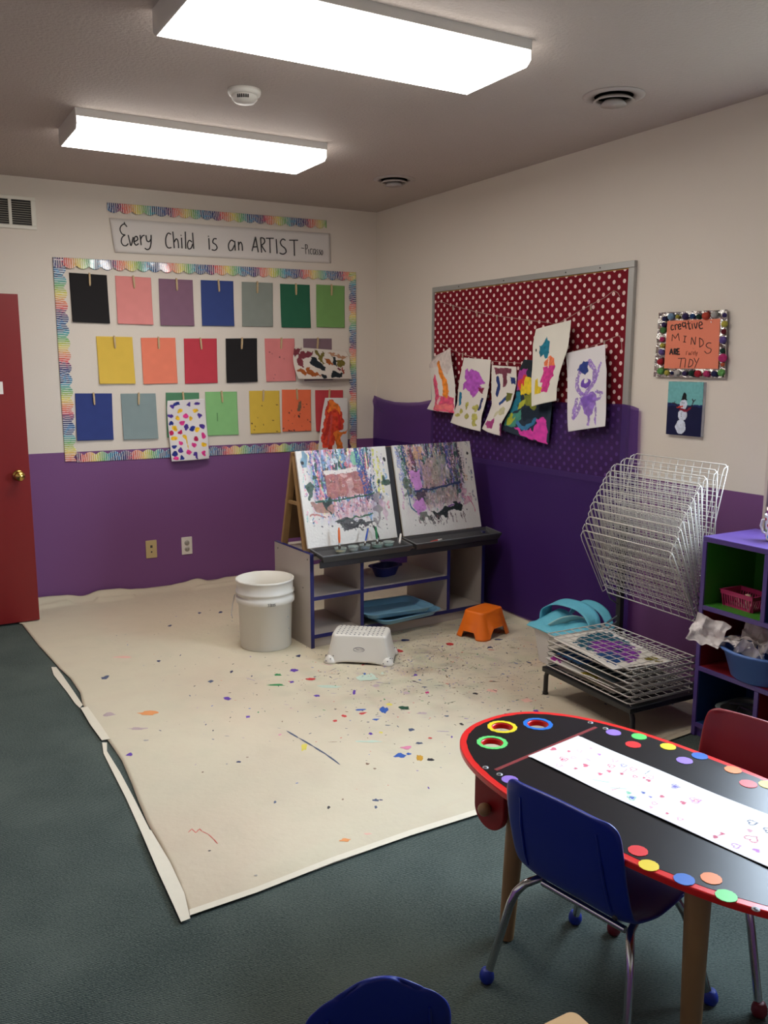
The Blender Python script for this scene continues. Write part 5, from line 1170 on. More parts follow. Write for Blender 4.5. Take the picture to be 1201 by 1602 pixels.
def flat_art(a, s0, s1, b0, b1, z, label, seed, sag=.004, rot=0.0):
    u = np.linspace(0, 1, a.w)[None, :]; v = np.linspace(0, 1, a.h)[:, None]
    c = ((s0+s1)/2, (b0+b1)/2)
    def pt(s, b_):
        ds, db = s-c[0], b_-c[1]; s, b_ = c[0]+ds*math.cos(rot)-db*math.sin(rot), c[1]+ds*math.sin(rot)+db*math.cos(rot)
        p = rk(s, b_, z)+Vector((RA.x, RA.y, .006)); return tuple(p)
    Pp = bil([pt(s0, b1), pt(s1, b1), pt(s1, b0), pt(s0, b0)], u+0*v, v+0*u)
    Pp[..., 2] += sag*np.sin(u*5+seed)*np.sin(v*4+seed)*.5+sag*.5
    o = grid('painting', Pp, PAPER, a.a, solid=.0006)
    return setp(o, label, 'painting', 'paintings drying in the lowered wire trays')
tl, vi, nvy = C(30, 86, 104), C(124, 52, 150), C(30, 36, 92)
a = Art(120, 80, PW, 61); a.poly([(.06,.10),(.5,.04),(.6,.3),(.5,.85),(.2,.8),(.06,.45)], tl, .04, .3); a.poly([(.28,.32),(.62,.08),(.8,.28),(.9,.62),(.6,.82),(.32,.68)], vi, .05, .3); a.poly([(.55,.62),(.8,.55),(.95,.85),(.6,.9)], C(34,70,120), .04, .3); a.poly([(.8,.1),(.95,.12),(.97,.25),(.83,.28)], C(120,110,50), .03); a.poly([(.5,.35),(.6,.33),(.64,.45),(.53,.5)], nvy, .03)
flat_art(a, .02, .46, .015, .295, low_z[4]+.0045, 'teal and purple painting on white paper just under the topmost lowered tray', 1, .006, -.12)
a = Art(120, 80, C(44, 52, 56), 62, .2); a.poly([(.0,.0),(.3,.0),(.3,.5),(.0,.5)], C(180,160,90), .05, .3); a.poly([(.1,.4),(.5,.5),(.5,.95),(.1,.95)], C(40,80,130), .05, .3)
flat_art(a, .03, .44, .012, .28, low_z[2]+.0045, 'dark painting with a blue band in the third lowered tray from the bottom', 2, .005, -.05)
a = Art(120, 80, PW, 63); a.poly([(.0,.6),(.16,.55),(.2,.9),(.05,.98)], C(170,50,150), .05, .3); a.poly([(.1,.3),(.6,.35),(.62,.75),(.2,.8)], nvy, .06, .3); a.poly([(.5,.75),(.75,.72),(.78,.9),(.52,.95)], C(190,170,50), .04, .3)
flat_art(a, .02, .43, .004, .27, low_z[1]+.0045, 'white painting with navy, magenta and yellow paint in the second lowest tray', 3, .006, .03)
a = Art(120, 80, C(196, 190, 184), 64); a.poly([(.2,.2),(.8,.25),(.8,.4),(.2,.4)], C(120, 90, 120), .06, .3)
flat_art(a, .06, .42, .02, .27, low_z[0]+.0045, 'mostly bare painting lying in the lowest tray', 4, .004, .0)

# perforated white basket behind the rack, with a turquoise bag slumped over it
BX0, BX1, BY0, BY1 = -.40, -.10, -2.555, -2.215
bzt = .175
BS = empty('perforated_basket', ((BX0+BX1)/2, (BY0+BY1)/2, .006), 0, 'white perforated plastic basket on the drop cloth beside the drying rack', 'basket')
mb = MB(); hx, hy = (BX1-BX0)/2, (BY1-BY0)/2
def rrect(w_, d_, r_, z, m_=6):
    pts = []
    for cx, cy, a0 in ((w_-r_, d_-r_, 0), (-w_+r_, d_-r_, PI/2), (-w_+r_, -d_+r_, PI), (w_-r_, -d_+r_, 1.5*PI)):
        for k in range(m_): a_ = a0+k*PI/2/(m_-1); pts.append((cx+r_*math.cos(a_), cy+r_*math.sin(a_), z))
    return pts
loops = [rrect(hx-.025, hy-.025, .03, 0), rrect(hx-.004, hy-.004, .035, bzt-.012), rrect(hx+.006, hy+.006, .04, bzt-.012), rrect(hx+.006, hy+.006, .04, bzt), rrect(hx-.007, hy-.007, .034, bzt), rrect(hx-.028, hy-.028, .028, .004)]
n = 24; fs = []
for i in range(len(loops)-1):
    for k in range(n): fs.append((i*n+k, i*n+(k+1) % n, (i+1)*n+(k+1) % n, (i+1)*n+k))
fs += [tuple(range(n))[::-1], tuple(5*n+k for k in range(n))]
mb.add([p for q in loops for p in q], fs); mb.build('body', K('perforated_plastic', C(206, 202, 196), .45), BS)
hm = MB()
for j in range(7):
    for i in range(15):
        f = (j+1)/8; z = .012+f*(bzt-.03); ins = .025*(1-z/bzt)+.004
        y = -hy+.045+i*(2*hy-.09)/14
        hm.box(-hx+ins-.0016, -hx+ins+.001, y-.004, y+.004, z-.004, z+.004)
        if i < 12:
            x = -hx+.045+i*(2*hx-.09)/11
            hm.box(x-.004, x+.004, hy-ins-.001, hy-ins+.0016, z-.004, z+.004)
hm.build('perforations', K('dark_slot', C(60, 58, 56), .7), BS)
turq = mat('turquoise_fabric', C(98, 182, 202), .6, noise=.08, scale=25, bump=.25, bscale=80)
hh, ww = 40, 60
u = np.linspace(0, 1, ww)[None, :]; v = np.linspace(0, 1, hh)[:, None]
bgx = BX0-.012+(v)*(.27); bgy = BY1+.012-u*(.335)
n1 = vnoise(hh, ww, 9, rng); n2 = vnoise(hh, ww, 4, rng)
hmp = .055*np.exp(-((u-.25)/.22)**2-((v-.55)/.3)**2)+.03*np.exp(-((u-.75)/.2)**2-((v-.5)/.3)**2)+.020*n1*np.sin(PI*v)+.006*n2*np.sin(PI*v)
BG = empty('cloth_bag', (BX0, (BY0+BY1)/2, .18), 0, 'turquoise cloth bag with a looped strap slumped over the white basket', 'bag')
front_drop = -.008*np.exp(-(v/.06)**2)
P = np.stack([bgx+0*u, bgy+0*v, .006+bzt+.004+hmp+front_drop+0*u], -1)
grid('bag_body', P, turq, parent=BG, origin=BG.location, solid=.003, offset=1)
def strap(pts, wdt, nm='strap', side=Vector((1, 0, 0)), m_=None):
    q = []
    pts = [Vector(p) for p in pts]
    for i in range(len(pts)-1):
        p0_, p1_, p2_, p3_ = pts[max(0, i-1)], pts[i], pts[i+1], pts[min(len(pts)-1, i+2)]
        for k in range(8):
            t = k/8; q.append(0.5*((2*p1_)+(p2_-p0_)*t+(2*p0_-5*p1_+4*p2_-p3_)*t*t+(3*p1_-p0_-3*p2_+p3_)*t**3))
    q.append(pts[-1])
    P = np.array([[tuple(p+side*wdt*(t-.5)) for t in np.linspace(0, 1, 6)] for p in q])
    return grid(nm, P, m_ or turq, parent=BG, origin=BG.location, solid=.0035)
zb_ = .006+bzt
strap([(-.30, BY1+.005, zb_+.02), (-.30, BY1-.005, zb_+.075), (-.28, BY1-.06, zb_+.110), (-.27, BY1-.14, zb_+.120), (-.26, BY1-.215, zb_+.112), (-.26, BY1-.28, zb_+.075), (-.27, BY1-.305, zb_+.01)], .075, side=Vector((.96, 0, .25)))
strap([(-.16, BY1-.02, zb_+.02), (-.15, BY1-.06, zb_+.085), (-.15, BY1-.15, zb_+.105), (-.15, BY1-.24, zb_+.08), (-.16, BY1-.30, zb_+.01)], .05, side=Vector((.9, 0, .3)))
strap([(-.36, BY1-.11, zb_+.012), (-.31, BY1-.15, zb_+.050), (-.25, BY1-.19, zb_+.058), (-.2, BY1-.235, zb_+.02)], .07, 'pale_flap', Vector((.7, 0, -.4)), mat('pale_teal_fabric', C(166, 200, 198), .65, noise=.06, scale=25))

# ------------------------------------------------------------------ purple cubby shelf and what stands in it
SX0, SX1, SYL = -.405, -.105, -3.200
CY = [SYL-.018, SYL-.264, SYL-.264-.018, SYL-.528, SYL-.546, SYL-.792]   # cell limits (y)
SH = empty('cubby_shelf', (SX0, SYL, .002), 0, 'purple painted wooden cubby shelf with green, red and blue compartments', 'shelf unit')
pur = K('purple_gloss_paint', C(80, 60, 126), .30, noise=.06, scale=10); 
def lx(x): return x-SX0
def ly(y): return y-SYL
TOPZ, SH1, SH2, PL = .786, .523, .282, .055
ys_end = SYL-.81
D_ = SX1-SX0
MB().box(0, D_, ly(ys_end), 0, TOPZ-.020, TOPZ).build('top_board', pur, SH, bev=.002)
for y in (0, ly(ys_end)+.018): MB().box(0, D_, y-.018, y, 0, TOPZ-.02).build('side_panel', pur, SH, bev=.0015)
for z in (SH1, SH2, PL): MB().box(0, D_, ly(ys_end)+.018, -.018, z-.018, z).build('shelf_board', pur, SH, bev=.0015)
MB().box(.012, .024, ly(ys_end)+.018, -.018, 0, PL-.018).build('plinth', pur, SH)
MB().box(D_-.008, D_-.001, ly(ys_end)+.002, -.002, .02, TOPZ-.021).build('back_panel', pur, SH)
for y in (ly(CY[1]), ly(CY[3])):
    MB().box(0, D_, y-.018, y, SH1, TOPZ-.02).build('divider', pur, SH, bev=.0015)
MB().box(0, D_, ly(CY[1])-.018, ly(CY[1]), PL, SH2-.018).build('divider', pur, SH, bev=.0015)
MB().box(0, D_, ly(CY[3])-.018, ly(CY[3]), PL, SH2-.018).build('divider', pur, SH, bev=.0015)
grn = K('green_paint', C(58, 128, 40), .45); rdp = K('dark_red_paint', C(124, 22, 30), .45); blp = K('blue_paint', C(22, 54, 100), .45)
def lining(ya, yb_, za, zt, mt, nm):
    e = .0012; mb = MB()
    mb.box(.006, D_-.009, yb_, yb_+e, za, zt).box(.006, D_-.009, ya-e, ya, za, zt).box(.006, D_-.009, yb_, ya, za, za+e).box(D_-.010-e, D_-.0085, yb_, ya, za, zt).box(.006, D_-.009, yb_, ya, zt-e, zt)
    mb.build(nm, mt, SH)
lining(-.018, ly(CY[1]), SH1, TOPZ-.02, grn, 'green_lining'); lining(ly(CY[2]), ly(CY[3]), SH1, TOPZ-.02, blp, 'blue_lining')
lining(-.018, ly(ys_end)+.018, SH2, SH1-.018, rdp, 'red_lining'); lining(-.018, ly(CY[1]), PL, SH2-.018, blp, 'blue_lining'); lining(ly(CY[2]), ly(CY[3]), PL, SH2-.018, rdp, 'red_lining')

# magenta slotted basket with chalk
mgp = K('magenta_plastic', C(172, 42, 94), .4)
MBK = empty('slotted_basket', (-.300, -3.325, SH1+.0036), math.radians(-4), 'magenta slotted plastic basket of chalk in the green compartment', 'basket')
def fbasket(parent, wx, wy, h, mt):
    mb = MB(); t_ = .0025
    mb.box(-wx+.012, wx-.012, -wy+.012, wy-.012, 0, .003)
    for (a0, b0, a1, b1) in ((-wx, -wy, wx, -wy), (wx, -wy, wx, wy), (wx, wy, -wx, wy), (-wx, wy, -wx, -wy)):
        L = math.hypot(a1-a0, b1-b0); n = int(L/.0115); dx, dy = (a1-a0)/L, (b1-b0)/L; nx, ny = -dy, dx
        for i in range(n+1):
            f = (i+.5)/(n+1); px, py = a0+(a1-a0)*f, b0+(b1-b0)*f
            M_ = Matrix(((dx, nx, 0, px), (dy, ny, 0, py), (0, 0, 1, 0), (0, 0, 0, 1)))
            mb.add([M_ @ Vector(p) for p in ((-.0028, .011, .001), (.0028, .011, .001), (.0028, .0, h-.012), (-.0028, .0, h-.012), (-.0028, .0135, .001), (.0028, .0135, .001), (.0028, .0025, h-.012), (-.0028, .0025, h-.012))], [(0,1,2,3),(7,6,5,4),(0,4,5,1),(1,5,6,2),(2,6,7,3),(3,7,4,0)])
        M_ = Matrix(((dx, nx, 0, a0), (dy, ny, 0, b0), (0, 0, 1, 0), (0, 0, 0, 1)))
        mb.box(-.001, L+.001, -.0005, .003, h-.016, h-.001, M=M_); mb.box(-.004, L+.004, -.004, .004, h-.003, h, M=M_); mb.box(.012, L-.012, .0105, .0135, 0, .010, M=M_)
    return mb.build('basket_body', mt, parent)
fbasket(MBK, .052, .073, .062, mgp)
for i, (x, y, z, l_, an, c, lab) in enumerate(((-.030,-.02,.010,.06,1.2,(226,214,206),'white chalk stick at the front of the magenta basket'), (-.028,.012,.010,.055,1.7,(222,170,170),'pink chalk stick at the front of the magenta basket'), (.0,.03,.013,.06,.9,(196,140,140),'dusty red chalk stick on top in the magenta basket'), (-.005,-.03,.012,.06,1.5,(224,208,196),'cream chalk stick in the middle of the magenta basket'))):
    p = Vector((-.300, -3.325, SH1+.0036))+Vector((x, y, z+.002)); d = Vector((math.cos(an), math.sin(an), .12))*l_/2
    setp(MB().tube([p-d, p+d], .006, 10).build('chalk_stick', K('chalk_%d' % i, C(*c), .9)), lab, 'chalk', 'chalk in the magenta basket')
setp(MB().ball((-.308, -3.338, SH1+.048), .0135, n=16, sc=(1, 1, .9)).tube([(-.306, -3.338, SH1+.012), (-.307, -3.338, SH1+.038)], .008, 12).build('round_knob_stamp', K('pale_wood', C(226, 196, 170), .6)), 'pale round-topped stamp standing up in the magenta basket', 'stamp')

# big blue basin with crumpled white papers
bsn = K('cornflower_plastic', C(92, 128, 196), .4)
BNS = empty('basin', (-.322, -3.425, SH2+.0036), 0, 'round cornflower blue basin of crumpled paper in the red compartment', 'basin')
ob = MB().lathe([(.098, 0), (.104, .004), (.135, .098), (.150, .104), (.156, .112), (.152, .117), (.138, .114), (.128, .104), (.098, .008), (.001, .006)], 56).build('bowl', bsn, BNS)
ob.scale = (.88, 1.04, 1)
def crumple(loc, size, seed, label, rot=(0, 0, 0), amp=.4, cells=(6, 6), thin=True):
    rg = np.random.default_rng(seed); hh, ww = 22, 22
    u = np.linspace(-.5, .5, ww)[None, :]; v = np.linspace(-.5, .5, hh)[:, None]
    z = (vnoise(hh, ww, 5, rg)-.5)*amp*size[0]+(vnoise(hh, ww, 2.6, rg)-.5)*amp*.35*size[0]+size[2]*(u*u*4-.3)
    P = np.stack([u*size[0]+0*v+.012*(vnoise(hh, ww, 4, rg)-.5), v*size[1]+0*u+.012*(vnoise(hh, ww, 4, rg)-.5), z], -1)
    R = np.array(Matrix.Rotation(rot[2], 3, 'Z') @ Matrix.Rotation(rot[1], 3, 'Y') @ Matrix.Rotation(rot[0], 3, 'X'))
    P = P @ R.T+np.array(loc)
    o = grid('crumpled_paper', P, K('crumpled_white_paper', C(224, 217, 215), .75), solid=.0006, smooth=False)
    return setp(o, label, 'paper', 'crumpled papers in the blue basin')
bz = SH2+.0036
crumple((-.428, -3.268, bz+.150), (.105, .125, .02), 1, 'large bent sheet of white paper sticking out left over the basin rim', (.45, -.95, .1), .35)
crumple((-.385, -3.365, bz+.128), (.10, .12, .01), 2, 'flatter white paper spanning the middle of the basin', (-.15, .1, .3), .35)
crumple((-.395, -3.425, bz+.112), (.09, .10, .02), 3, 'crumpled white paper at the front of the basin, nearest the viewer', (.2, .6, .6), .5)
crumple((-.30, -3.40, bz+.150), (.12, .14, .02), 4, 'shadowed white paper at the back of the basin', (.1, -.5, .2), .4)
crumple((-.33, -3.49, bz+.125), (.10, .11, .02), 5, 'crumpled white paper at the right end of the basin', (.3, .3, 1.0), .5)
setp(dish('plastic_tub', (-.285, -3.345, PL+.0036), PI/2, .15, .20, .078, K('smoky_clear_plastic', C(112, 118, 116), .3), 'smoky grey plastic tub in the lowest blue compartment', 'tub'))
for i, (x, y, an, c, lab) in enumerate(((-.32,-3.34,.5,(36,34,40),'black crayon lying in the smoky grey tub'), (-.29,-3.37,1.6,(60,44,70),'dark purple crayon lying in the smoky grey tub'), (-.27,-3.32,2.4,(70,70,80),'grey crayon lying in the smoky grey tub'))):
    p = Vector((x, y, PL+.075+.004*i)); d = Vector((math.cos(an), math.sin(an), .0))*.045
    setp(MB().tube([p-d, p+d*.8, p+d], [.005, .005, .001], 10).build('crayon', K('crayon_%d' % i, C(*c), .6)), lab, 'crayon', 'crayons in the grey tub')

# polka dot mug with pencils on top of the shelf
MG = empty('polka_dot_mug', (-.262, -3.396, TOPZ+.003), 0, 'white mug with coloured polka dots holding pencils on the purple shelf', 'mug')
mugw = K('mug_ceramic', C(222, 220, 226), .25)
MB().lathe([(.026, 0), (.029, .004), (.030, .012), (.037, .092), (.039, .096), (.036, .096), (.033, .090), (.027, .012), (.001, .010)], 40).build('mug_body', mugw, MG)
MB().tube([(-.004, .033, .074), (-.010, .048, .072), (-.012, .052, .05), (-.008, .044, .026), (-.002, .029, .022)], .004, 8).build('handle', mugw, MG)
dt = {'r': MB(), 'g': MB(), 'b': MB()}
for r_ in range(4):
    for k in range(7):
        a_ = 2*PI*(k+.5*(r_ % 2))/7+.35; z = .018+r_*.021; R_2 = .0302+(z-.012)*.0875
        key = 'rgbr'[(k*2+r_) % 4]
        Mo = Matrix.Rotation(a_, 4, 'Z') @ Matrix.Translation((R_2, 0, z)) @ Matrix.Rotation(PI/2-.087, 4, 'Y')
        dt[key].lathe([(.0062, -.0006), (.0062, .0006), (.0003, .0006)], 14, (0, 0, 0), 0, Mo)
for key, c, nm in (('r', (176, 30, 60), 'red_dots'), ('g', (130, 180, 80), 'green_dots'), ('b', (90, 150, 210), 'blue_dots')): dt[key].build(nm, K(nm, C(*c), .3), MG)
for i, (dx, dy, tx_, ty_, c, lab) in enumerate(((.004, .012, -.01, .034, (110, 30, 90), 'dark magenta pencil leaning left in the polka dot mug'), (-.006, .004, -.012, .018, (222, 130, 96), 'peach pencil upright in the polka dot mug'), (.008, -.006, .02, -.02, (210, 90, 80), 'coral pencil at the back of the polka dot mug'))):
    b_ = Vector((-.262+dx, -3.396+dy, TOPZ+.016)); t_ = Vector((-.262+tx_, -3.396+ty_, TOPZ+.003+(.124, .134, .128)[i])); d = t_-b_
    o = empty('pencil', b_, 0, lab, 'pencil', 'pencils in the polka dot mug')
    MB().tube([Vector((0,0,0)), d*.87], .0036, 6).build('shaft', K('pencil_%d' % i, C(*c), .4), o)
    MB().tube([d*.87, d*.97], [.0036, .0012], 6).build('wood_tip', K('pale_wood', C(226, 196, 170), .6), o); MB().tube([d*.965, d], [.0013, .0003], 6).build('lead', K('pencil_%d' % i, C(*c), .4), o)

# ------------------------------------------------------------------ art table
dS = Vector((.145062, -.989423, 0)); eT = Vector((-.989423, -.145062, 0)); TO = Vector((-1.65, -3.55, 0)); TZ = .46
def tw(s, t, z): return TO+dS*s+eT*t+Vector((0, 0, z))
TB = empty('art_table', tw(.525, .012, .0), 0, 'oval black art table with a red rim, coloured dots and cup holes', 'table')
TL = TB.location.copy()
Rm = Matrix(((dS.x, eT.x, 0, 0), (dS.y, eT.y, 0, 0), (0, 0, 1, 0), (0, 0, 0, 1)))   # local (s,t,z) -> parent
def ts(s, t, z): return Rm @ Vector((s-.525, t-.012, z))
SA, SB, PE = .530, .278, 2.4
def oval(k=0.0, n=120, jag=0.0):
    pts = []
    for i in range(n):
        a_ = 2*PI*i/n; c, s = math.cos(a_), math.sin(a_)
        x = (SA-k)*math.copysign(abs(c)**(2/PE), c); y = (SB-k)*math.copysign(abs(s)**(2/PE), s)
        j = 1+jag*(random.random()-.5)
        pts.append((x*j, y*j))
    return pts
holes = [((.064-.525), (.019-.012)), ((.110-.525), (-.071-.012)), ((.116-.525), (.110-.012))]
def curve_plate(name, loops, z, half, mt, bev=0.0, wall=None):
    cu = bpy.data.curves.new(name, 'CURVE'); cu.dimensions = '2D'; cu.fill_mode = 'BOTH'; cu.extrude = half; cu.bevel_depth = bev; cu.bevel_resolution = 2
    for lp in loops:
        sp_ = cu.splines.new('POLY'); sp_.points.add(len(lp)-1); sp_.use_cyclic_u = True
        for p, (x, y) in zip(sp_.points, lp): p.co = (x, y, 0, 1)
    to = bpy.data.objects.new(name, cu); COL.objects.link(to)
    bpy.context.view_layer.update()
    me = bpy.data.meshes.new_from_object(to.evaluated_get(bpy.context.evaluated_depsgraph_get()))
    bpy.data.objects.remove(to)
    me.transform(Rm @ Matrix.Translation((0, 0, z)))
    me.materials.clear(); me.materials.append(mt)
    me.polygons.foreach_set('use_smooth', [False]*len(me.polygons))
    o = bpy.data.objects.new(name, me); COL.objects.link(o); o.parent = TB
    return o
def circ(c, r, n=40): return [(c[0]+r*math.cos(2*PI*i/n), c[1]+r*math.sin(2*PI*i/n)) for i in range(n)]
redrim = K('glossy_red_paint', C(222, 34, 32), .28, noise=.04, scale=15)
curve_plate('tabletop', [oval(.004)]+[circ(h_, .0285) for h_ in holes], TZ-.0078, .0048, redrim, .003)
blackp = mat('black_chalkboard_paint', C(14, 14, 18), .32, noise=.25, scale=6, spec=.36)
curve_plate('writing_surface', [oval(.019, 160, .006)]+[circ(h_, .0285) for h_ in holes], TZ+.0003, .0003, blackp)
for h_, c, nm in zip(holes, ((232, 208, 40), (32, 110, 200), (104, 214, 116)), 'ybg'):
    curve_plate('cup_hole_ring', [[(h_[0]+(.0395+.0012*math.sin(i*2.3))*math.cos(2*PI*i/48), h_[1]+(.0395+.0012*math.sin(i*1.7))*math.sin(2*PI*i/48)) for i in range(48)], circ(h_, .0288)], TZ+.0012, .0005, K('ring_'+nm, C(*c), .35))
stc = {'p': (150, 118, 204), 'g': (92, 208, 104), 'r': (226, 42, 44), 'y': (236, 206, 36), 'b': (26, 96, 186), 'o': (240, 124, 44)}
for s, t, c in ((.271,-.186,'p'),(.328,-.218,'g'),(.348,-.165,'r'),(.41,-.225,'y'),(.49,-.240,'b'),(.481,-.188,'p'),(.581,-.236,'o'),(.641,-.198,'r'),(.671,-.229,'y'),(.284,.222,'p'),(.339,.255,'g'),(.652,.241,'r'),(.696,.268,'y'),(.765,.255,'b'),(.795,.212,'o'),(.842,.240,'g'),(.95,.16,'r'),(.93,-.12,'b')):
    curve_plate('dot_sticker', [[(s-.525+(.0195+.0006*math.sin(i*1.9))*math.cos(2*PI*i/32), t-.012+(.0195+.0006*math.sin(i*2.7))*math.sin(2*PI*i/32)) for i in range(32)]], TZ+.0012, .0005, K('sticker_'+c, C(*stc[c]), .4))
for s, t in ((.192,-.19),(.242,-.19),(.205,.223),(.251,.222),(.896,.235)):
    p = ts(s, t, TZ+.0004); pl = MB().lathe([(.0075, 0), (.0075, .0012), (.0003, .0012)], 20, p).build('screw_cap', K('grey_cap', C(172, 172, 170), .4), TB)
    MB().lathe([(.0042, .0012), (.0038, .0018), (.0003, .0018)], 14, p).build('screw_recess', K('dark_screw_hole', C(40, 40, 46), .4), pl)
# slot with its dark red liner: the paper comes up through it
MB().add([ts(s, t, z) for z in (TZ+.0006, TZ+.0016) for s, t in ((.2245, .214), (.2155, -.178), (.2255, -.178), (.2345, .214))], [(0,1,2,3),(7,6,5,4),(0,4,5,1),(1,5,6,2),(2,6,7,3),(3,7,4,0)]).build('paper_slot', K('worn_red_strip', C(128, 38, 40), .5, noise=.3, scale=80), TB)
tlw = K('table_leg_wood', C(150, 118, 76), .5, noise=.12, scale=18)
for s, t, fs_, ft_ in ((.262, .165, .238, .168), (.755, .185, .765, .195), (.25, -.150, .235, -.155), (.785, -.15, .795, -.16)):
    MB().tube([ts(s, t, TZ-.03), ts(s, t, TZ-.06), ts(fs_, ft_, .02), ts(fs_, ft_, .002)], [.0255, .0255, .019, .018], 20).build('leg', tlw, TB)
for t in (.200, -.176):
    pl = []
    for i in range(17): a_ = PI+PI*i/16; pl.append((.205+.050*math.cos(a_), .345+.050*math.sin(a_)))
    pl = [(.155, TZ-.028)]+pl+[(.255, TZ-.028)]
    mb = MB(); n = len(pl)
    vs = [ts(s, t-.009, z) for s, z in pl]+[ts(s, t+.009, z) for s, z in pl]
    mb.add(vs, [tuple(range(n)), tuple(range(n, 2*n))[::-1]]+[(i, n+i, n+(i+1) % n, (i+1) % n) for i in range(n)])
    mb.build('paper_roll_bracket', K('dark_red_bracket', C(150, 28, 30), .35), TB, bev=.003)
dw = MB().tube([ts(.205, -.195, .352), ts(.205, .222, .352)], .009, 14).build('dowel', tlw, TB)
MB().ball(ts(.205, .224, .352), .0165, n=18).build('dowel_knob', K('knob_wood', C(160, 124, 80), .45), TB)
roll = MB().tube([tw(.205, -.090, .352), tw(.205, .10, .352)], .036, 28).tube([tw(.205, -.091, .352), tw(.205, .101, .352)], .018, 20)
setp(roll.build('paper_roll', K('white_paper', C(216, 210, 204), .7)), 'roll of white paper held on the dowel under the table end', 'paper roll')
# the paper strip on the table, with drawn hearts
a = Art(120, 560, C(236, 234, 234), 77, .01)
hb = {'p': (206, 80, 110), 'm': (190, 120, 200), 'b': (52, 84, 176), 'g': (120, 196, 160), 'v': (120, 110, 200), 'k': (70, 80, 110), 'l': (226, 170, 186)}
def heart(x, y, r, c, fill, rot):
    pts = []
    for i in range(29):
        q = 2*PI*i/28; hx_ = 16*math.sin(q)**3; hy_ = 13*math.cos(q)-5*math.cos(2*q)-2*math.cos(3*q)-math.cos(4*q)
        X_, Y_ = hx_*math.cos(rot)-hy_*math.sin(rot), hx_*math.sin(rot)+hy_*math.cos(rot)
        pts.append((x+r*X_/16, y-r*Y_/16/a.asp))
    if fill: a.poly(pts, C(*hb[c]), .004, .2, .9)
    else: a.line(pts, .012, C(*hb[c]), .004, .9)
# hearts: placed from the photograph's table plane
def pst(px, py):
    p = up(px, py, 'z', TZ)-TO; s, t = p.dot(dS), p.dot(eT); return ((.098-t)/.192, (s-.228)/.86)
def z8(x, y): return (820+x/4.619, 1140+y/4.619)
def z7(x, y): return (940+x/4.602, 1140+y/4.602)
for (px, py), r, c, f in ((z8(210,155),.09,'p',1),(z8(325,170),.05,'p',1),(z8(402,168),.06,'l',0),(z8(485,148),.05,'l',1),(z8(545,190),.05,'m',1),(z8(287,228),.10,'p',0),(z8(287,230),.04,'p',0),(z8(358,214),.06,'l',0),(z8(448,270),.08,'p',1),(z8(375,294),.05,'p',1),(z8(255,273),.07,'l',0),(z8(635,274),.08,'p',0),(z8(722,270),.07,'v',0),(z8(620,310),.06,'p',1),(z8(555,330),.06,'p',1),(z8(710,330),.05,'p',1),(z8(795,300),.08,'p',0),(z8(805,350),.05,'p',0),(z8(915,355),.08,'l',0),(z8(905,380),.06,'p',1),(z8(870,360),.04,'p',1),(z8(662,235),.07,'l',0),(z8(760,468),.06,'g',1),(z8(868,468),.05,'b',1),(z8(785,503),.06,'b',1),(z8(785,505),.09,'g',0),(z8(918,500),.04,'v',1),(z8(1000,497),.06,'p',1),(z8(945,547),.06,'l',0),(z8(922,576),.05,'l',1),(z8(1033,621),.04,'p',1),(z8(1095,425),.09,'v',0),(z8(1095,425),.06,'v',1),(z8(1150,541),.07,'p',1),
    (z7(680,523),.11,'m',0),(z7(685,525),.05,'p',0),(z7(820,790),.06,'p',1),(z7(870,765),.05,'p',1),(z7(1085,687),.09,'k',0),(z7(1200,745),.09,'k',0),(z7(1070,745),.06,'l',1),(z7(1080,803),.12,'p',0),(z7(965,855),.08,'m',0),(z7(1112,888),.07,'m',1),(z7(570,660),.06,'l',0)):
    x, y = pst(px, py); heart(x, y, r*.62, c, f, random.uniform(.3, 1.4))
for p0_, p1_, c in ((z8(505,372), z8(625,392), 'g'), (z8(780,410), z8(915,418), 'l'), (z8(640,448), z8(700,432), 'p'), (z8(715,325), z8(745,298), 'p'), (z8(630,430), z8(740,438), 'g'), (z8(880,335), z8(915,310), 'k'), (z7(830,785), z7(880,765), 'p'), (z8(140,175), z8(250,195), 'l'), (z8(440,215), z8(490,240), 'm')):
    a.line([pst(*p0_), pst(*p1_)], .012, C(*hb[c]), .01, .7)
u = np.linspace(0, 1, a.w)[None, :]; v = np.linspace(0, 1, a.h)[:, None]
s_ = .228+.86*v+0*u; t_ = .098-.192*u+.004*np.sin(v*6)
z_ = TZ+.0022+.0018*(1+np.sin(v*17+u*3))*.5*(.3+.7*np.abs(u-.5)*2)+.006*np.clip(v-.6, 0, 1)*np.abs(u-.5)*2
z_ = np.where(v < .012, TZ+.0022, z_)
P = np.array(TO)[None, None]+s_[..., None]*np.array(dS)+t_[..., None]*np.array(eT); P[..., 2] = z_
setp(grid('paper_strip', P, PAPER, a.a, solid=.0005), 'long white paper strip with crayon hearts running along the black table', 'paper')

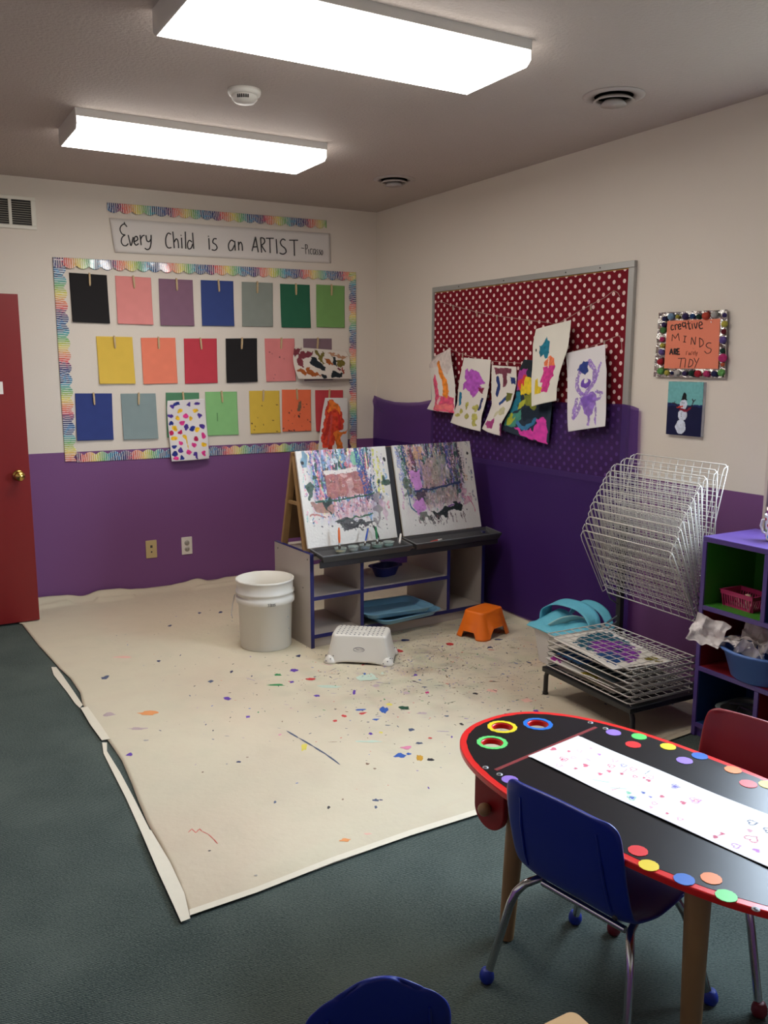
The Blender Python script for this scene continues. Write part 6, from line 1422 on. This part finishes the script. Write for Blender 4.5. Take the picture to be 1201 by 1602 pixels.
# ------------------------------------------------------------------ school chairs (local +x is the front)
chrome = K('chrome', C(196, 196, 198), .16, 1.0)
PROF = [(-.188,.532),(-.187,.526),(-.185,.512),(-.179,.478),(-.171,.435),(-.158,.385),(-.143,.335),(-.128,.302),(-.105,.281),(-.065,.272),(-.02,.270),(.03,.273),(.08,.276),(.115,.275),(.137,.268),(.148,.255)]
WIDS = [.119,.137,.147,.151,.152,.152,.154,.152,.154,.156,.157,.157,.156,.152,.142,.122]
def make_chair(cname, col, colcap, loc, rz, label, group=None, sd=.88, fl=.010, crown=.004):
    o = empty('school_chair', loc, rz, label, 'chair', group)
    shell = mat(cname+'_chair_plastic', col, .38, noise=.04, scale=12, spec=.5)
    cap = K(cname+'_foot_cap', colcap, .5)
    nu = 15; P = []
    for (x, z), w in zip(PROF, WIDS):
        row = []
        if x > -.06: x = -.06+(x+.06)*sd
        for k in range(nu):
            q = -1+2*k/(nu-1); y = w*math.copysign(abs(q)**.92, q)
            e = max(0, abs(q)-.62)/.38
            if z > .30: dx, dz = fl*e**1.6, crown*(1-q*q)*max(0, (z-.40)/.132)
            elif x < -.06: dx, dz = .014*e**1.6, .014*e**1.6
            else: dx, dz = 0, .012*e**1.6*(1 if x < .11 else .3)
            row.append((x+dx, y, z+dz))
        P.append(row)
    me_o = grid('seat_shell', np.array(P), shell, parent=o, solid=.011, offset=0)
    s_ = me_o.modifiers.new('sub', 'SUBSURF'); s_.levels = 2; s_.render_levels = 2
    b_ = o
    # raised ribs on the rear of the back, as moulded
    for sy in (-1, 1):
        MB().tube([(-.187, sy*.098, .50), (-.176, sy*.104, .43), (-.156, sy*.108, .355), (-.140, sy*.110, .318)], .0028, 8).build('moulded_rib', shell, me_o)
    r = .0095
    for sy in (-1, 1):
        MB().tube([(.02, sy*.108, .258), (-.05, sy*.112, .257), (-.088, sy*.124, .254), (-.112, sy*.140, .244), (-.128, sy*.152, .224), (-.138, sy*.160, .195), (-.182, sy*.186, .012)], r, 14).build('rear_leg', chrome, o)
        MB().tube([(-.02, sy*.095, .256), (.05, sy*.098, .256), (.085, sy*.106, .253), (.103, sy*.118, .240), (.113, sy*.130, .215), (.122, sy*.142, .18), (.150, sy*.186, .012)], r, 14).build('front_leg', chrome, o)
        for x, y in ((-.1822, sy*.1865), (.1505, sy*.1865)):
            MB().lathe([(.008, .034), (.0125, .032), (.0165, .022), (.0175, .012), (.014, .003), (.001, .0005)][::-1], 18, (x, y, 0)).build('foot_cap', cap, o)
    MB().tube([(-.085, -.110, .250), (-.085, .110, .250)], .008, 10).build('rear_crossbar', chrome, o)
    MB().tube([(.04, -.098, .247), (.04, .098, .247)], .008, 10).build('front_crossbar', chrome, o)
    MB().lathe([(.006, 0), (.006, .003), (.0004, .003)], 12, (-.152, -.128, .318), 0, Matrix.Rotation(-PI/2-.2, 4, 'Y')).build('rivet', K('dark_screw', C(80,78,74), .5, .5), o)
    return o
BLUE = C(16, 40, 138)
make_chair('blue', BLUE, C(24, 50, 150), (-1.706, -4.062, .0), math.radians(10.5), 'blue plastic school chair pushed under the black art table', 'blue school chairs')
make_chair('red', C(132, 28, 38), C(110, 24, 36), (-1.352, -4.085, .0), math.atan2(-.2, -.97), 'maroon plastic school chair on the far side of the art table')
bt_ = up(594, 1567, 'z', .452); f2 = math.radians(70)
WIDS = [.074,.108,.132,.146,.146,.150,.152,.152,.154,.156,.157,.157,.156,.152,.142,.122]
oc = make_chair('blue', BLUE, C(24, 50, 150), (bt_.x+.160*math.cos(f2), bt_.y+.160*math.sin(f2), 0), f2, 'blue school chair with only its arched top showing at the bottom of the photo', 'blue school chairs', .66, .004, .045)
oc.scale = (.82, .82, .85)

# small maple table, its corner just inside the bottom of the photo
WT = empty('wooden_table', (-2.50, -4.79, 0), 0, 'maple table whose rounded corner just shows at the bottom edge', 'table')
map_ = K('maple_laminate', C(206, 164, 112), .4, noise=.08, scale=9)
pl = []
for cx, cy, a0 in ((.27, .27, 0), (-.27, .27, PI/2), (-.27, -.27, PI), (.27, -.27, 1.5*PI)):
    for k in range(7): a_ = a0+k*PI/12; pl.append((cx+math.copysign(.021, cx)+.014*math.cos(a_), cy+math.copysign(.021, cy)+.014*math.sin(a_)))
MB().prism(pl, .43, .452).build('tabletop', map_, WT, bev=.003)
for sx in (-1, 1):
    for sy in (-1, 1): MB().tube([(sx*.24, sy*.24, .43), (sx*.245, sy*.245, .001)], [.022, .017], 16).build('leg', tlw, WT)
